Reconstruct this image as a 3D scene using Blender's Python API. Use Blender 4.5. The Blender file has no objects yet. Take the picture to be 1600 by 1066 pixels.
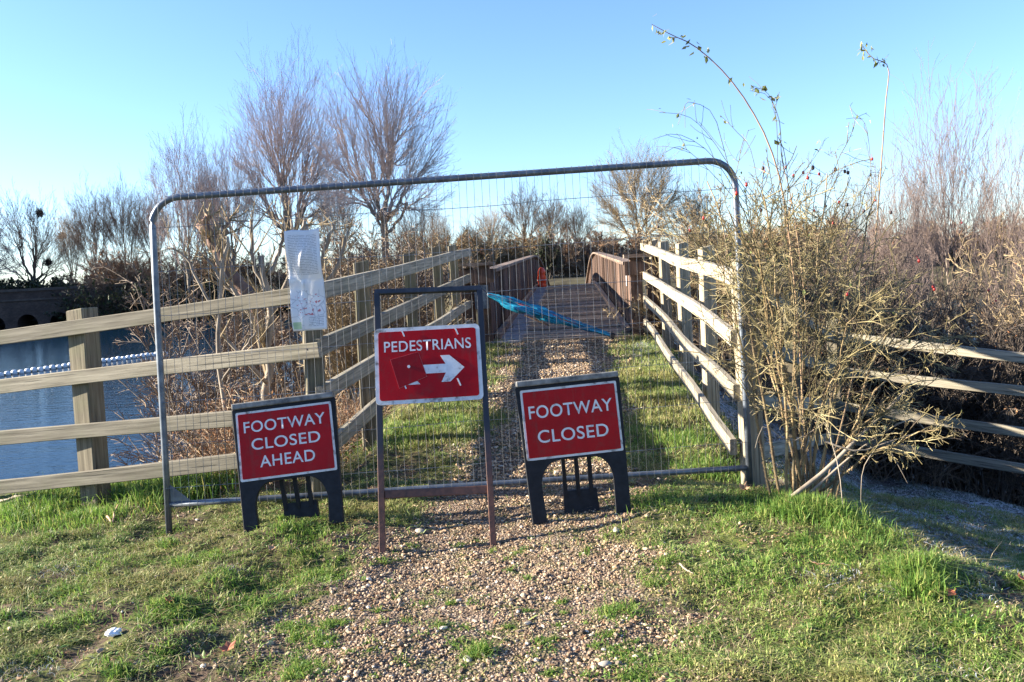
import bpy, bmesh, math, random
import numpy as np
from mathutils import Vector, Matrix
R = math.radians
random.seed(7)
rng = np.random.default_rng(11)
S = bpy.context.scene
COL = S.collection

# ------------------------------------------------------------------ camera
W0, H0, F = 1600.0, 1066.0, 1291.0
EYE = 1.5
PITCH, ROLL = R(5.0), R(-3.0)
cam_d = bpy.data.cameras.new('camera')
cam = bpy.data.objects.new('camera', cam_d); COL.objects.link(cam)
cam_d.sensor_width = 36.0; cam_d.lens = F / W0 * 36.0
cam_d.clip_start = 0.05; cam_d.clip_end = 3000
MC = Matrix.Rotation(R(90) - PITCH, 3, 'X') @ Matrix.Rotation(ROLL, 3, 'Z')
cam.matrix_world = Matrix.Translation((0, 0, EYE)) @ MC.to_4x4()
S.camera = cam
MCn = np.array(MC)

# ------------------------------------------------------------------ sky, sun, exposure
SUN_EL, SUN_BACK = R(19.0), R(-3.0)        # low winter sun from the left, square to the view
sdir = Vector((-math.cos(SUN_EL) * math.cos(SUN_BACK), -math.cos(SUN_EL) * math.sin(SUN_BACK), math.sin(SUN_EL)))
wd = bpy.data.worlds.new('World'); S.world = wd; wd.use_nodes = True
wn = wd.node_tree; bg = wn.nodes['Background']
sky = wn.nodes.new('ShaderNodeTexSky'); sky.sky_type = 'NISHITA'; sky.sun_disc = False
sky.sun_elevation = SUN_EL; sky.sun_rotation = math.atan2(sdir.x, sdir.y)
sky.air_density = 1.0; sky.dust_density = 0.3; sky.ozone_density = 2.5; sky.altitude = 50
tint = wn.nodes.new('ShaderNodeMix'); tint.data_type = 'RGBA'; tint.blend_type = 'MULTIPLY'; tint.inputs['Factor'].default_value = 1
tint.inputs['B'].default_value = (.80, .93, 1.22, 1)          # the camera's cool white balance
wn.links.new(sky.outputs[0], tint.inputs['A']); wn.links.new(tint.outputs['Result'], bg.inputs[0]); bg.inputs[1].default_value = 0.060
sl = bpy.data.lights.new('sun', 'SUN'); sl.energy = 5.0; sl.angle = R(0.5); sl.color = (1.0, 0.90, 0.74)
so = bpy.data.objects.new('sun', sl); COL.objects.link(so)
so.rotation_euler = (-sdir).to_track_quat('-Z', 'Y').to_euler()
S.view_settings.view_transform = 'Standard'; S.view_settings.look = 'None'
S.view_settings.exposure = 2.27; S.view_settings.gamma = 1.0
S.cycles.max_bounces = 6; S.cycles.transparent_max_bounces = 8

# ------------------------------------------------------------------ helpers
def P(px, py, Y):
    """the world point at depth Y whose picture position in the 1600 px photograph is (px, py)"""
    d = MCn @ np.array([(px - W0/2) / F, -(py - H0/2) / F, -1.0])
    return np.array([0, 0, EYE]) + d * (Y / d[1])

def sstep(a, b, x):
    t = np.clip((x - a) / (b - a), 0, 1); return t*t*(3 - 2*t)

_ng = np.random.default_rng(3).random((64, 64))
def vnoise(x, y, s=1.0, o=0):
    x = np.asarray(x, float)*s + 17.3*o; y = np.asarray(y, float)*s + 9.1*o
    i = np.floor(x).astype(int); j = np.floor(y).astype(int); u = x - i; v = y - j
    u = u*u*(3-2*u); v = v*v*(3-2*v)
    g = lambda a, b: _ng[a % 64, b % 64]
    return (g(i,j)*(1-u)+g(i+1,j)*u)*(1-v) + (g(i,j+1)*(1-u)+g(i+1,j+1)*u)*v
def fbm(x, y, s=1.0, o=0):
    return (vnoise(x,y,s,o) + .5*vnoise(x,y,s*2.1,o+1) + .25*vnoise(x,y,s*4.3,o+2)) / 1.75

def norm(a): return a / np.maximum(np.linalg.norm(a, axis=-1, keepdims=True), 1e-9)

def mesh_np(name, V, faces, smooth=False):
    """faces: list of int arrays (n,k)"""
    me = bpy.data.meshes.new(name)
    V = np.asarray(V, np.float32)
    faces = [np.asarray(f, np.int32) for f in faces if len(f)]
    me.vertices.add(len(V)); me.vertices.foreach_set('co', V.ravel())
    tot = sum(f.size for f in faces); nf = sum(len(f) for f in faces)
    me.loops.add(tot); me.loops.foreach_set('vertex_index', np.concatenate([f.ravel() for f in faces]))
    me.polygons.add(nf)
    cnt = np.concatenate([np.full(len(f), f.shape[1], np.int32) for f in faces])
    st = np.concatenate([[0], np.cumsum(cnt)[:-1]]).astype(np.int32)
    me.polygons.foreach_set('loop_start', st)
    me.update(calc_edges=True)
    me.polygons.foreach_set('use_smooth', np.full(nf, smooth, bool))
    return me

class MB:
    """collects geometry, then links it as ONE mesh object"""
    def __init__(s): s.v = []; s.f = []; s.n = 0
    def add(s, V, faces):
        V = np.asarray(V, float).reshape(-1, 3)
        for f in faces:
            f = np.asarray(f, int)
            if f.size: s.f.append(f + s.n)
        s.v.append(V); s.n += len(V)
    def tubes(s, paths, rads, sides=3, caps=False):
        """paths (N,n,3), rads (N,n)"""
        paths = np.asarray(paths, float)
        if paths.ndim == 2: paths = paths[None]
        N, n, _ = paths.shape
        rads = np.broadcast_to(np.asarray(rads, float), (N, n))
        t = np.empty_like(paths); t[:, 1:-1] = paths[:, 2:] - paths[:, :-2] if n > 2 else t[:, 1:-1]
        t[:, 0] = paths[:, 1] - paths[:, 0]; t[:, -1] = paths[:, -1] - paths[:, -2]
        t = norm(t)
        m = norm(t.mean(1))
        ref = np.where(np.abs(m[:, 2:3]) > .75, np.array([[1., .13, 0]]), np.array([[0.05, 0, 1.]]))
        a = norm(np.cross(t, ref[:, None, :])); b = np.cross(t, a)
        ang = np.arange(sides) * 2*math.pi/sides + .4
        ring = a[:, :, None, :]*np.cos(ang)[None, None, :, None] + b[:, :, None, :]*np.sin(ang)[None, None, :, None]
        V = paths[:, :, None, :] + ring * rads[:, :, None, None]
        i = np.arange(N)[:, None, None]*n*sides; j = np.arange(n-1)[None, :, None]*sides; k = np.arange(sides)[None, None, :]
        k2 = (k+1) % sides
        Q = np.stack([i+j+k, i+j+k2, i+j+sides+k2, i+j+sides+k], -1).reshape(-1, 4)
        fs = [Q]
        if caps:
            e = (np.arange(N)*n*sides)[:, None]
            fs += [e + np.arange(sides)[::-1][None], e + (n-1)*sides + np.arange(sides)[None]]
        s.add(V, fs)
    def box(s, c, size, M=None, bev=0):
        x, y, z = [q/2 for q in size]
        V = np.array([[sx*x, sy*y, sz*z] for sz in (-1,1) for sy in (-1,1) for sx in (-1,1)])
        if M is not None: V = V @ np.array(M).T
        s.add(V + np.array(c), [np.array([[0,2,3,1],[4,5,7,6],[0,1,5,4],[2,6,7,3],[0,4,6,2],[1,3,7,5]])])
    def prism(s, pts, y0, y1):
        """outline pts (x,z) extruded along y"""
        n = len(pts); V = [(p[0], y0, p[1]) for p in pts] + [(p[0], y1, p[1]) for p in pts]
        f = [np.array([list(range(n))]), np.array([list(range(n, 2*n))[::-1]])]
        q = np.array([[i, n+i, n+(i+1) % n, (i+1) % n] for i in range(n)])
        s.add(V, f + [q])
    def mesh(s, name, smooth=False):
        return mesh_np(name, np.concatenate(s.v), _merge(s.f), smooth)
    def build(s, name, m, parent=None, smooth=False, loc=None, world=True):
        """geometry is in world space unless the parent is turned; it is stored relative to the object's own base"""
        me = s.mesh(name, smooth)
        o = bpy.data.objects.new(name, me); COL.objects.link(o)
        if m is not None: me.materials.append(m)
        if parent is not None:
            o.parent = parent
            if world: me.transform(Matrix.Translation(-Vector(parent.matrix_world.translation)))
        elif loc is not None:
            me.transform(Matrix.Translation(-Vector(loc))); o.location = loc
        return o
def _merge(fs):
    d = {}
    for f in fs: d.setdefault(f.shape[1], []).append(f)
    return [np.concatenate(v) for v in d.values()]

def tag(o, label=None, cat=None, group=None, kind=None):
    if label: o['label'] = label
    if cat: o['category'] = cat
    if group: o['group'] = group
    if kind: o['kind'] = kind
    return o
def empty(name, loc, label, cat, group=None, rot=(0, 0, 0)):
    o = bpy.data.objects.new(name, None); COL.objects.link(o)
    o.location = tuple(loc); o.rotation_euler = rot; o.empty_display_size = .1
    o.matrix_world = Matrix.Translation(Vector(loc)) @ Matrix(Vector((0,0,0)).to_track_quat('X','Z').to_matrix().to_4x4() if False else o.rotation_euler.to_matrix().to_4x4())
    return tag(o, label, cat, group)

# ------------------------------------------------------------------ materials
def newmat(name):
    m = bpy.data.materials.new(name); m.use_nodes = True
    nt = m.node_tree; b = nt.nodes['Principled BSDF']
    return m, nt, b
def node(nt, typ, **kw):
    n = nt.nodes.new('ShaderNode' + typ)
    for k, v in kw.items():
        if k in n.inputs.keys() if hasattr(n.inputs, 'keys') else False: n.inputs[k].default_value = v
        else: setattr(n, k, v)
    return n
def ramp(nt, fac, stops):
    r = nt.nodes.new('ShaderNodeValToRGB'); e = r.color_ramp.elements
    while len(e) > 1: e.remove(e[-1])
    e[0].position = stops[0][0]; e[0].color = (*stops[0][1], 1)
    for p, c in stops[1:]:
        x = e.new(p); x.color = (*c, 1)
    nt.links.new(fac, r.inputs[0]); return r.outputs[0]
def gray(v): return (v, v, v)
def noise(nt, scale, detail=6, rough=.6, coord='Object', stretch=None, dist=0):
    tc = nt.nodes.new('ShaderNodeTexCoord'); out = tc.outputs[coord]
    if stretch:
        mp = nt.nodes.new('ShaderNodeMapping'); mp.inputs['Scale'].default_value = stretch
        nt.links.new(out, mp.inputs[0]); out = mp.outputs[0]
    n = nt.nodes.new('ShaderNodeTexNoise'); n.inputs['Scale'].default_value = scale
    n.inputs['Detail'].default_value = detail; n.inputs['Roughness'].default_value = rough; n.inputs['Distortion'].default_value = dist
    nt.links.new(out, n.inputs['Vector']); return n.outputs['Fac']
def mix(nt, fac, a, b, typ='MIX'):
    n = nt.nodes.new('ShaderNodeMix'); n.data_type = 'RGBA'; n.blend_type = typ
    for sock, v in ((n.inputs['Factor'], fac), (n.inputs['A'], a), (n.inputs['B'], b)):
        if isinstance(v, (int, float)): sock.default_value = v
        elif isinstance(v, tuple): sock.default_value = (*v, 1)
        else: nt.links.new(v, sock)
    return n.outputs['Result']
def math_(nt, op, a, b=0.5, clamp=False):
    n = nt.nodes.new('ShaderNodeMath'); n.operation = op; n.use_clamp = clamp
    for sock, v in ((n.inputs[0], a), (n.inputs[1], b)):
        if isinstance(v, (int, float)): sock.default_value = v
        else: nt.links.new(v, sock)
    return n.outputs[0]
def bump(nt, b, h, strength=.3, dist=.01):
    n = nt.nodes.new('ShaderNodeBump'); n.inputs['Strength'].default_value = strength; n.inputs['Distance'].default_value = dist
    nt.links.new(h, n.inputs['Height']); nt.links.new(n.outputs[0], b.inputs['Normal'])
def simple(name, stops, scale=8, rough=.7, bmp=.2, dist=.005, stretch=None, metal=0, detail=6, spec=None):
    m, nt, b = newmat(name)
    f = noise(nt, scale, detail, .6, 'Object', stretch)
    nt.links.new(ramp(nt, f, stops), b.inputs['Base Color'])
    b.inputs['Roughness'].default_value = rough; b.inputs['Metallic'].default_value = metal
    if spec is not None: b.inputs['Specular IOR Level'].default_value = spec
    if bmp: bump(nt, b, f, bmp, dist)
    return m
def wood(name, c0, c1, c2, lichen=.25, axis='X', isl=0):
    """grey weathered plank, grain along the object's own X"""
    m, nt, b = newmat(name)
    st = (1.2, 30, 30) if axis == 'X' else (30, 30, 1.2)
    g = noise(nt, 1.6, 8, .65, 'Object', st, .3)
    blot = noise(nt, 3.0, 4, .6)
    crack = noise(nt, 2.2, 3, .5, 'Object', (.5, 55, 55) if axis == 'X' else (55, 55, .5), .2)
    oi = nt.nodes.new('ShaderNodeObjectInfo')
    col = ramp(nt, g, [(.28, c0), (.5, c1), (.72, c2)])
    ck = ramp(nt, crack, [(.34, gray(.28)), (.40, gray(1))])
    col = mix(nt, 1.0, col, ck, 'MULTIPLY')
    var = math_(nt, 'MULTIPLY_ADD', oi.outputs['Random'], .45); var.node.inputs[2].default_value = .78
    col = mix(nt, 1.0, col, var, 'MULTIPLY')
    if isl:
        gm = nt.nodes.new('ShaderNodeNewGeometry'); v2 = math_(nt, 'MULTIPLY_ADD', gm.outputs['Random Per Island'], isl); v2.node.inputs[2].default_value = 1 - isl*.55
        col = mix(nt, 1.0, col, v2, 'MULTIPLY')
    lf = ramp(nt, blot, [(.5, gray(0)), (.75, gray(lichen))])
    col = mix(nt, lf, col, (.13, .15, .07))
    # knots
    v = nt.nodes.new('ShaderNodeTexVoronoi'); v.inputs['Scale'].default_value = 2.2
    tc = nt.nodes.new('ShaderNodeTexCoord'); mp = nt.nodes.new('ShaderNodeMapping'); mp.inputs['Scale'].default_value = (1, 2.4, 2.4)
    nt.links.new(tc.outputs['Object'], mp.inputs[0]); nt.links.new(mp.outputs[0], v.inputs['Vector'])
    col = mix(nt, ramp(nt, v.outputs['Distance'], [(.03, gray(.75)), (.08, gray(0))]), col, (.06, .045, .03))
    nt.links.new(col, b.inputs['Base Color']); b.inputs['Roughness'].default_value = .85; b.inputs['Specular IOR Level'].default_value = .25
    h = mix(nt, .5, g, ck); bump(nt, b, h, .6, .004)
    return m
def island(name, stops, transl=.0, rough=.8, patch=None):
    """each loose piece (blade, pebble, leaf) gets its own colour"""
    m, nt, b = newmat(name)
    g = nt.nodes.new('ShaderNodeNewGeometry')
    col = ramp(nt, g.outputs['Random Per Island'], stops)
    if patch:
        f = noise(nt, patch[0], 3)
        col = mix(nt, ramp(nt, f, [(.42, gray(0)), (.62, gray(patch[2]))]), col, patch[1])
    nt.links.new(col, b.inputs['Base Color']); b.inputs['Roughness'].default_value = rough
    b.inputs['Specular IOR Level'].default_value = .3
    if transl:
        t = nt.nodes.new('ShaderNodeBsdfTranslucent'); nt.links.new(col, t.inputs[0])
        ms = nt.nodes.new('ShaderNodeMixShader'); ms.inputs[0].default_value = transl
        nt.links.new(b.outputs[0], ms.inputs[1]); nt.links.new(t.outputs[0], ms.inputs[2])
        nt.links.new(ms.outputs[0], nt.nodes['Material Output'].inputs[0])
    return m

M = {}
M['rail'] = wood('weathered_rail', (.085,.073,.054), (.205,.182,.138), (.335,.30,.232))
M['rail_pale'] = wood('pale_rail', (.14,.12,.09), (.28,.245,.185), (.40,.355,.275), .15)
M['post'] = wood('weathered_post', (.06,.05,.035), (.135,.115,.08), (.225,.195,.14), .45, 'Z')
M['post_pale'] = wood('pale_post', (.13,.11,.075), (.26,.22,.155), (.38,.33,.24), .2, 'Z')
M['bridge_wood'] = wood('stained_board', (.028,.017,.012), (.085,.052,.038), (.18,.118,.09), .08, 'Z', 1.1)
M['bridge_rail'] = wood('worn_handrail', (.07,.045,.035), (.17,.12,.09), (.30,.24,.19), .15)
M['deck'] = wood('deck_board', (.13,.092,.058), (.33,.245,.165), (.52,.41,.29), .1, 'X', 1.0)
nt = M['deck'].node_tree; b = nt.nodes['Principled BSDF']           # a strip of rime along the side the sun never reaches
tc = nt.nodes.new('ShaderNodeTexCoord'); sx = nt.nodes.new('ShaderNodeSeparateXYZ'); nt.links.new(tc.outputs['Object'], sx.inputs[0])
s_ = math_(nt, 'ADD', math_(nt, 'SUBTRACT', sx.outputs[0], math_(nt, 'MULTIPLY', sx.outputs[1], .0745)), math_(nt, 'MULTIPLY', noise(nt, 3, 4), .3))
old = b.inputs['Base Color'].links[0].from_socket
nt.links.new(mix(nt, ramp(nt, math_(nt, 'ADD', s_, .5), [(.0, gray(.5)), (.10, gray(0))]), old, (.34,.37,.42)), b.inputs['Base Color'])
M['steel'] = simple('galvanised_steel', [(.3,(.07,.085,.11)),(.7,(.17,.195,.23))], 14, .42, .05, .001, metal=.6)
M['wire'] = simple('mesh_wire', [(.3,(.09,.092,.095)),(.7,(.26,.265,.27))], 9, .5, 0, metal=.5)
M['black_frame'] = simple('dark_painted_steel', [(.35,(.010,.013,.02)),(.7,(.035,.04,.055))], 20, .5, .1, .001)
M['plastic'] = simple('dark_recycled_plastic', [(.3,(.006,.007,.010)),(.7,(.017,.019,.024))], 25, .65, .25, .002, spec=.25)
M['rubber'] = M['plastic']
M['bark_pale'] = simple('pale_bark', [(.3,(.10,.08,.06)),(.55,(.23,.19,.145)),(.75,(.34,.29,.225))], 9, .9, .5, .01, (1,1,.35))
M['bark_red'] = simple('reddish_bark', [(.3,(.09,.05,.035)),(.7,(.22,.13,.09))], 5, .9, .6, .02, (1,1,.3))
M['bark_dark'] = simple('dark_bark', [(.3,(.045,.035,.028)),(.7,(.14,.11,.085))], 6, .9, .6, .02, (1,1,.3))
M['bark_mid'] = simple('grey_brown_bark', [(.3,(.09,.075,.06)),(.7,(.23,.19,.15))], 6, .9, .6, .02, (1,1,.3))
M['twig_pink'] = simple('pinkish_twigs', [(.3,(.29,.225,.20)),(.7,(.46,.375,.33))], .7, .8, 0)
M['twig_mauve'] = simple('mauve_grey_twigs', [(.3,(.11,.078,.068)),(.7,(.22,.165,.14))], .7, .8, 0)
M['twig_brown'] = simple('brown_twigs', [(.3,(.11,.075,.05)),(.7,(.25,.18,.12))], .7, .8, 0)
M['twig_dusk'] = simple('dusky_brown_twigs', [(.3,(.065,.045,.03)),(.7,(.17,.12,.08))], .7, .8, 0)
M['twig_gold'] = simple('golden_brown_twigs', [(.3,(.16,.115,.06)),(.7,(.32,.24,.13))], .7, .8, 0)
M['twig_dark'] = simple('dark_twigs', [(.3,(.035,.026,.02)),(.7,(.10,.075,.055))], .7, .85, 0)
M['cane'] = simple('yellow_green_cane', [(.34,(.045,.030,.018)),(.50,(.145,.115,.045)),(.70,(.32,.27,.13))], 7, .7, .2, .002)
M['cane_stem'] = simple('brown_olive_cane', [(.32,(.075,.042,.022)),(.52,(.19,.135,.06)),(.72,(.34,.27,.14))], 9, .7, .3, .003)
M['thorny'] = simple('reddish_cane', [(.3,(.16,.085,.05)),(.7,(.34,.24,.13))], 12, .7, .3, .003)
M['cut_wood'] = simple('fresh_cut_wood', [(.3,(.30,.18,.11)),(.7,(.48,.33,.22))], 20, .8, .1)

# ------------------------------------------------------------------ terrain
def xc(y): return .16 + .08*(y - 5.2)                    # axis of the ramp
def ramp_z(y): return .43*np.clip((y - 5.2)/6.9, 0, 1)
def pmask(x, y):
    c = np.interp(y, [2, 3, 4.4, 5, 6.5, 9, 11, 12.2], [-.22, -.20, -.20, -.06, .20, .48, .66, .75])
    h = np.interp(y, [2, 3, 4.4, 5, 6.5, 9, 11, 12.2], [.80, .74, .80, .74, .55, .62, .72, .85])
    e = (fbm(x, y, 2.2, 5) - .5)*.75 + (vnoise(x, y, 9, 6)-.5)*.16
    return sstep(.24, -.20, np.abs(x - c) - h + e)
def base_z(x, y):
    x = np.asarray(x, float); y = np.asarray(y, float)
    zl = .05 - .035*np.maximum(0, -x - 2.0) - .75*np.maximum(0, y - 6.15 - .3*(vnoise(x, y, .9, 2)-.5))
    zr = .09 - (.16 + .12*sstep(3.6, 4.8, y))*np.maximum(0, x - 1.82) - .12*np.maximum(0, y - 5)*sstep(1.4, 2.2, x)
    zr = zr - .35*np.maximum(0, y - 10.5) - .13*sstep(1.85, 2.45, x)*sstep(3.2, 4.2, y)*sstep(4.6, 3.0, x)
    w = sstep(-.6, 1.6, x)
    z = zl*(1-w) + zr*w
    ze = ramp_z(y) - .62*np.maximum(0, np.abs(x - xc(y)) - 1.42) - 1.4*np.maximum(0, y - 12.9)
    z = np.where(y > 5.0, np.maximum(z, ze), z)
    z = np.maximum(z, -2.6)
    yb = 43 + 31*sstep(-3.0, -9.5, x)
    zf = -2.6 + .55*np.clip(y - yb - 1.5*(vnoise(x, y, .2, 4)-.5), 0, 6) + .004*np.clip(y - yb - 6, 0, 400)
    z = np.where(y > 30, np.maximum(z, zf), z)
    z = z - .008*np.exp(-((x + .15)/.75)**2)*sstep(6.5, 5, y)
    near = sstep(16, 9, y)
    z = z + near*((fbm(x, y, 1.4, 8)-.5)*.07 + (vnoise(x, y, 6, 9)-.5)*.016 + (1-.75*pmask(x, y))*((fbm(x, y, 4.3, 71)-.5)*.07 + (vnoise(x, y, 11, 73)-.5)*.030))
    return z
# measured heights at feet of things
_pix = [(265,836,4.86), (1172,764,5.02), (398,828,4.66), (545,825,4.66), (842,818,4.62), (980,803,4.62),
        (598,862,4.36), (770,852,4.39), (150,800,5.55), (1262,786,4.70), (1180,766,5.28)]
_cp = np.array([P(*q) for q in _pix])
_res = _cp[:, 2] - base_z(_cp[:, 0], _cp[:, 1])
_K = np.exp(-((_cp[:, None, :2] - _cp[None, :, :2])**2).sum(-1)/(.58**2)) + np.eye(len(_cp))*.05
_wt = np.linalg.solve(_K, _res)
def gz(x, y):
    x = np.asarray(x, float); y = np.asarray(y, float); z = base_z(x, y)
    for c, w in zip(_cp, _wt): z = z + w*np.exp(-((x-c[0])**2 + (y-c[1])**2)/(.58**2))
    return z
def on_ground(px, py):
    """where the ray through a pixel meets the ground"""
    Ys = np.geomspace(2, 60, 900); a = P(px, py, 1.0) - np.array([0, 0, EYE])
    pts = np.array([0, 0, EYE]) + a[None]*Ys[:, None]
    h = pts[:, 2] - gz(pts[:, 0], pts[:, 1]); k = np.argmax(h < 0)
    return pts[k]

def axis(dense0, dense1, step, lo, hi, g=1.22):
    c = list(np.arange(dense0, dense1 + 1e-6, step)); s = step; x = c[-1]
    while x < hi: s *= g; x += s; c.append(x)
    s = step; x = c[0]
    while x > lo: s *= g; x -= s; c.insert(0, x)
    return np.array(c)
gx = axis(-4.6, 5.5, .042, -900, 900, 1.12); gy = axis(1.6, 8.0, .042, -200, 1500, 1.10)
GX, GY = np.meshgrid(gx, gy); GZ = gz(GX, GY)
nx, ny = len(gx), len(gy)
ii = np.arange(ny-1)[:, None]*nx + np.arange(nx-1)[None]
me = mesh_np('ground', np.stack([GX, GY, GZ], -1).reshape(-1, 3), [np.stack([ii, ii+1, ii+nx+1, ii+nx], -1).reshape(-1, 4)], True)
ground = bpy.data.objects.new('ground', me); COL.objects.link(ground); tag(ground, 'grassy ground with a worn gravel path running up to the footbridge', 'ground', kind='structure')
def frost_mask(x, y):
    f = sstep(1.72, 2.1, x + .05*(y-4))*sstep(3.0, 4.2, y)*(.35 + .9*sstep(.35, .6, fbm(x, y, 1.7, 21)))
    return np.clip(f, 0, 1)
PM = pmask(GX, GY).ravel(); FM = frost_mask(GX, GY).ravel(); FAR = sstep(9, 20, GY).ravel()
at = me.color_attributes.new('cover', 'FLOAT_COLOR', 'POINT')
at.data.foreach_set('color', np.stack([PM, FM, FAR, np.ones_like(PM)], -1).astype(np.float32).ravel())
m, nt, b = newmat('ground_cover')
va = nt.nodes.new('ShaderNodeVertexColor'); va.layer_name = 'cover'
sp = nt.nodes.new('ShaderNodeSeparateColor'); nt.links.new(va.outputs[0], sp.inputs[0])
n1 = noise(nt, 3.2, 8, .65); n2 = noise(nt, 26, 6, .7); n3 = noise(nt, 1.3, 5, .6)
soil = ramp(nt, n2, [(.35,(.022,.015,.010)), (.55,(.095,.063,.042)), (.75,(.21,.15,.105))])
moss = ramp(nt, n2, [(.38,(.022,.030,.010)), (.57,(.10,.12,.026)), (.78,(.28,.27,.06))])
g0 = mix(nt, ramp(nt, n1, [(.44, gray(0)), (.56, gray(1))]), soil, moss)
v = nt.nodes.new('ShaderNodeTexVoronoi'); v.inputs['Scale'].default_value = 75
tc = nt.nodes.new('ShaderNodeTexCoord'); nt.links.new(tc.outputs['Object'], v.inputs['Vector'])
bw = nt.nodes.new('ShaderNodeSeparateColor'); nt.links.new(v.outputs['Color'], bw.inputs[0])
peb = ramp(nt, bw.outputs[0], [(0,(.12,.08,.06)), (.35,(.28,.20,.145)), (.6,(.30,.24,.18)), (.8,(.20,.12,.075)), (1,(.42,.36,.29))])
peb = mix(nt, ramp(nt, v.outputs['Distance'], [(.35, gray(0)), (.62, gray(.8))]), peb, (.07,.05,.036))
g1 = mix(nt, math_(nt, 'MULTIPLY', sp.outputs[0], ramp(nt, noise(nt, 5.5, 7, .7), [(.42, gray(.25)), (.56, gray(1))])), g0, peb)
g1 = mix(nt, math_(nt, 'MULTIPLY', sp.outputs[1], ramp(nt, n2, [(.44, gray(0)), (.56, gray(.9))])), g1, (.40,.43,.47))
g2 = mix(nt, sp.outputs[2], g1, ramp(nt, n3, [(.35,(.035,.03,.02)), (.65,(.085,.075,.04))]))
nt.links.new(g2, b.inputs['Base Color']); b.inputs['Roughness'].default_value = .95; b.inputs['Specular IOR Level'].default_value = .2
bump(nt, b, mix(nt, sp.outputs[0], n2, v.outputs['Distance']), .7, .012)
me.materials.append(m)

# water
WZ = -1.5
mb = MB(); mb.add([(-300, 5, WZ), (60, 5, WZ), (60, 90, WZ), (-300, 90, WZ)], [np.array([[0,1,2,3]])])
m, nt, b = newmat('river_water'); b.inputs['Base Color'].default_value = (.004,.016,.034,1); b.inputs['Roughness'].default_value = .08; b.inputs['IOR'].default_value = 1.10
w1 = noise(nt, 1.0, 3, .55, 'Object', (1.6, 4.5, 1)); w2 = noise(nt, .28, 2, .5, 'Object', (1, 2.4, 1))
bump(nt, b, mix(nt, .45, w1, w2), .26, .10)
tag(mb.build('water', m), 'blue rippled river water beyond the left fence', 'water', kind='structure')

# ------------------------------------------------------------------ grass, gravel
def blades(N, x, y, length, width, lean=.5, seg=2, r=rng):
    """N blades: a quad and a tip each"""
    z = gz(x, y) - .004
    a = r.uniform(0, 2*math.pi, N); d = np.stack([np.cos(a), np.sin(a), np.zeros(N)], -1)
    side = np.stack([-np.sin(a), np.cos(a), np.zeros(N)], -1)
    # face the blade's flat side at random
    b0 = r.uniform(0, 2*math.pi, N); side = np.stack([np.cos(b0), np.sin(b0), np.zeros(N)], -1)
    ln = length; k = np.abs(r.normal(0, lean, N))
    p0 = np.stack([x, y, z], -1)
    p1 = p0 + d*(ln*.25*k)[:, None] + np.array([0,0,1])*(ln*.55)[:, None]
    p2 = p0 + d*(ln*.8*k)[:, None] + np.array([0,0,1])*(ln*(.95 - .28*np.minimum(k,1.6)))[:, None]
    w = width[:, None]
    V = np.stack([p0-side*w*.5, p0+side*w*.5, p1-side*w*.42, p1+side*w*.42, p2], 1).reshape(-1, 3)
    o = np.arange(N)[:, None]*5
    return V, [o + np.array([[0,1,3,2]]), o + np.array([[2,3,4]])]
def in_view(x, y, z=0, mx=90):
    d = np.stack([x, y, np.full_like(x, 0)+z-EYE], -1) @ MCn
    u = 800 + F*d[:, 0]/-d[:, 2]; v_ = 533 - F*d[:, 1]/-d[:, 2]
    return (u > -mx) & (u < 1600+mx) & (v_ < 1066+mx)
M['grass'] = island('green_grass', [(0,(.045,.09,.018)), (.3,(.125,.205,.038)), (.6,(.22,.31,.075)), (.82,(.30,.30,.11)), (1,(.44,.36,.20))], .18, .6, (1.6, (.24,.17,.07), .45))
M['grass_lush'] = island('lush_grass', [(0,(.045,.11,.018)), (.4,(.115,.215,.035)), (.75,(.20,.30,.058)), (1,(.32,.30,.10))], .4, .55)
M['frost_grass'] = island('frosted_grass', [(0,(.05,.07,.035)), (.35,(.10,.13,.08)), (.5,(.26,.29,.28)), (1,(.70,.73,.76))], .2, .6)
def scatter(n, x0, x1, y0, y1, dens, bias=1.0):
    y = y0 + (y1-y0)*rng.random(n)**bias; x = rng.uniform(x0, x1, n)
    k = in_view(x, y) & (rng.random(n) < dens(x, y)); return x[k], y[k]
def bank_edge(x, y): return np.where(x < -1.7, sstep(6.9, 6.2, y), 1)
def d_grass(x, y):
    p = pmask(x, y); f = fbm(x, y, 2.6, 12); f2 = fbm(x, y, 7, 14)
    cover = sstep(.38, .60, f*.55 + f2*.45)*.9 + .05
    return cover*(1 - .985*p)*(1 - .45*frost_mask(x, y))*bank_edge(x, y)
x, y = scatter(620000, -3.6, 4.2, 2.5, 7.4, d_grass, 1.35)
n = len(x); hgt = (.012 + .042*fbm(x, y, 1.6, 15)*(.35 + 1.3*fbm(x, y, 9, 16)))*rng.uniform(.4, 1.35, n)
V, f_ = blades(n, x, y, hgt, .0026 + .0030*rng.random(n), 2.2)
mb = MB(); mb.add(V, f_)
tag(mb.build('grass', M['grass']), 'short mossy grass growing on both sides of the gravel', 'grass', kind='stuff')
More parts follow.
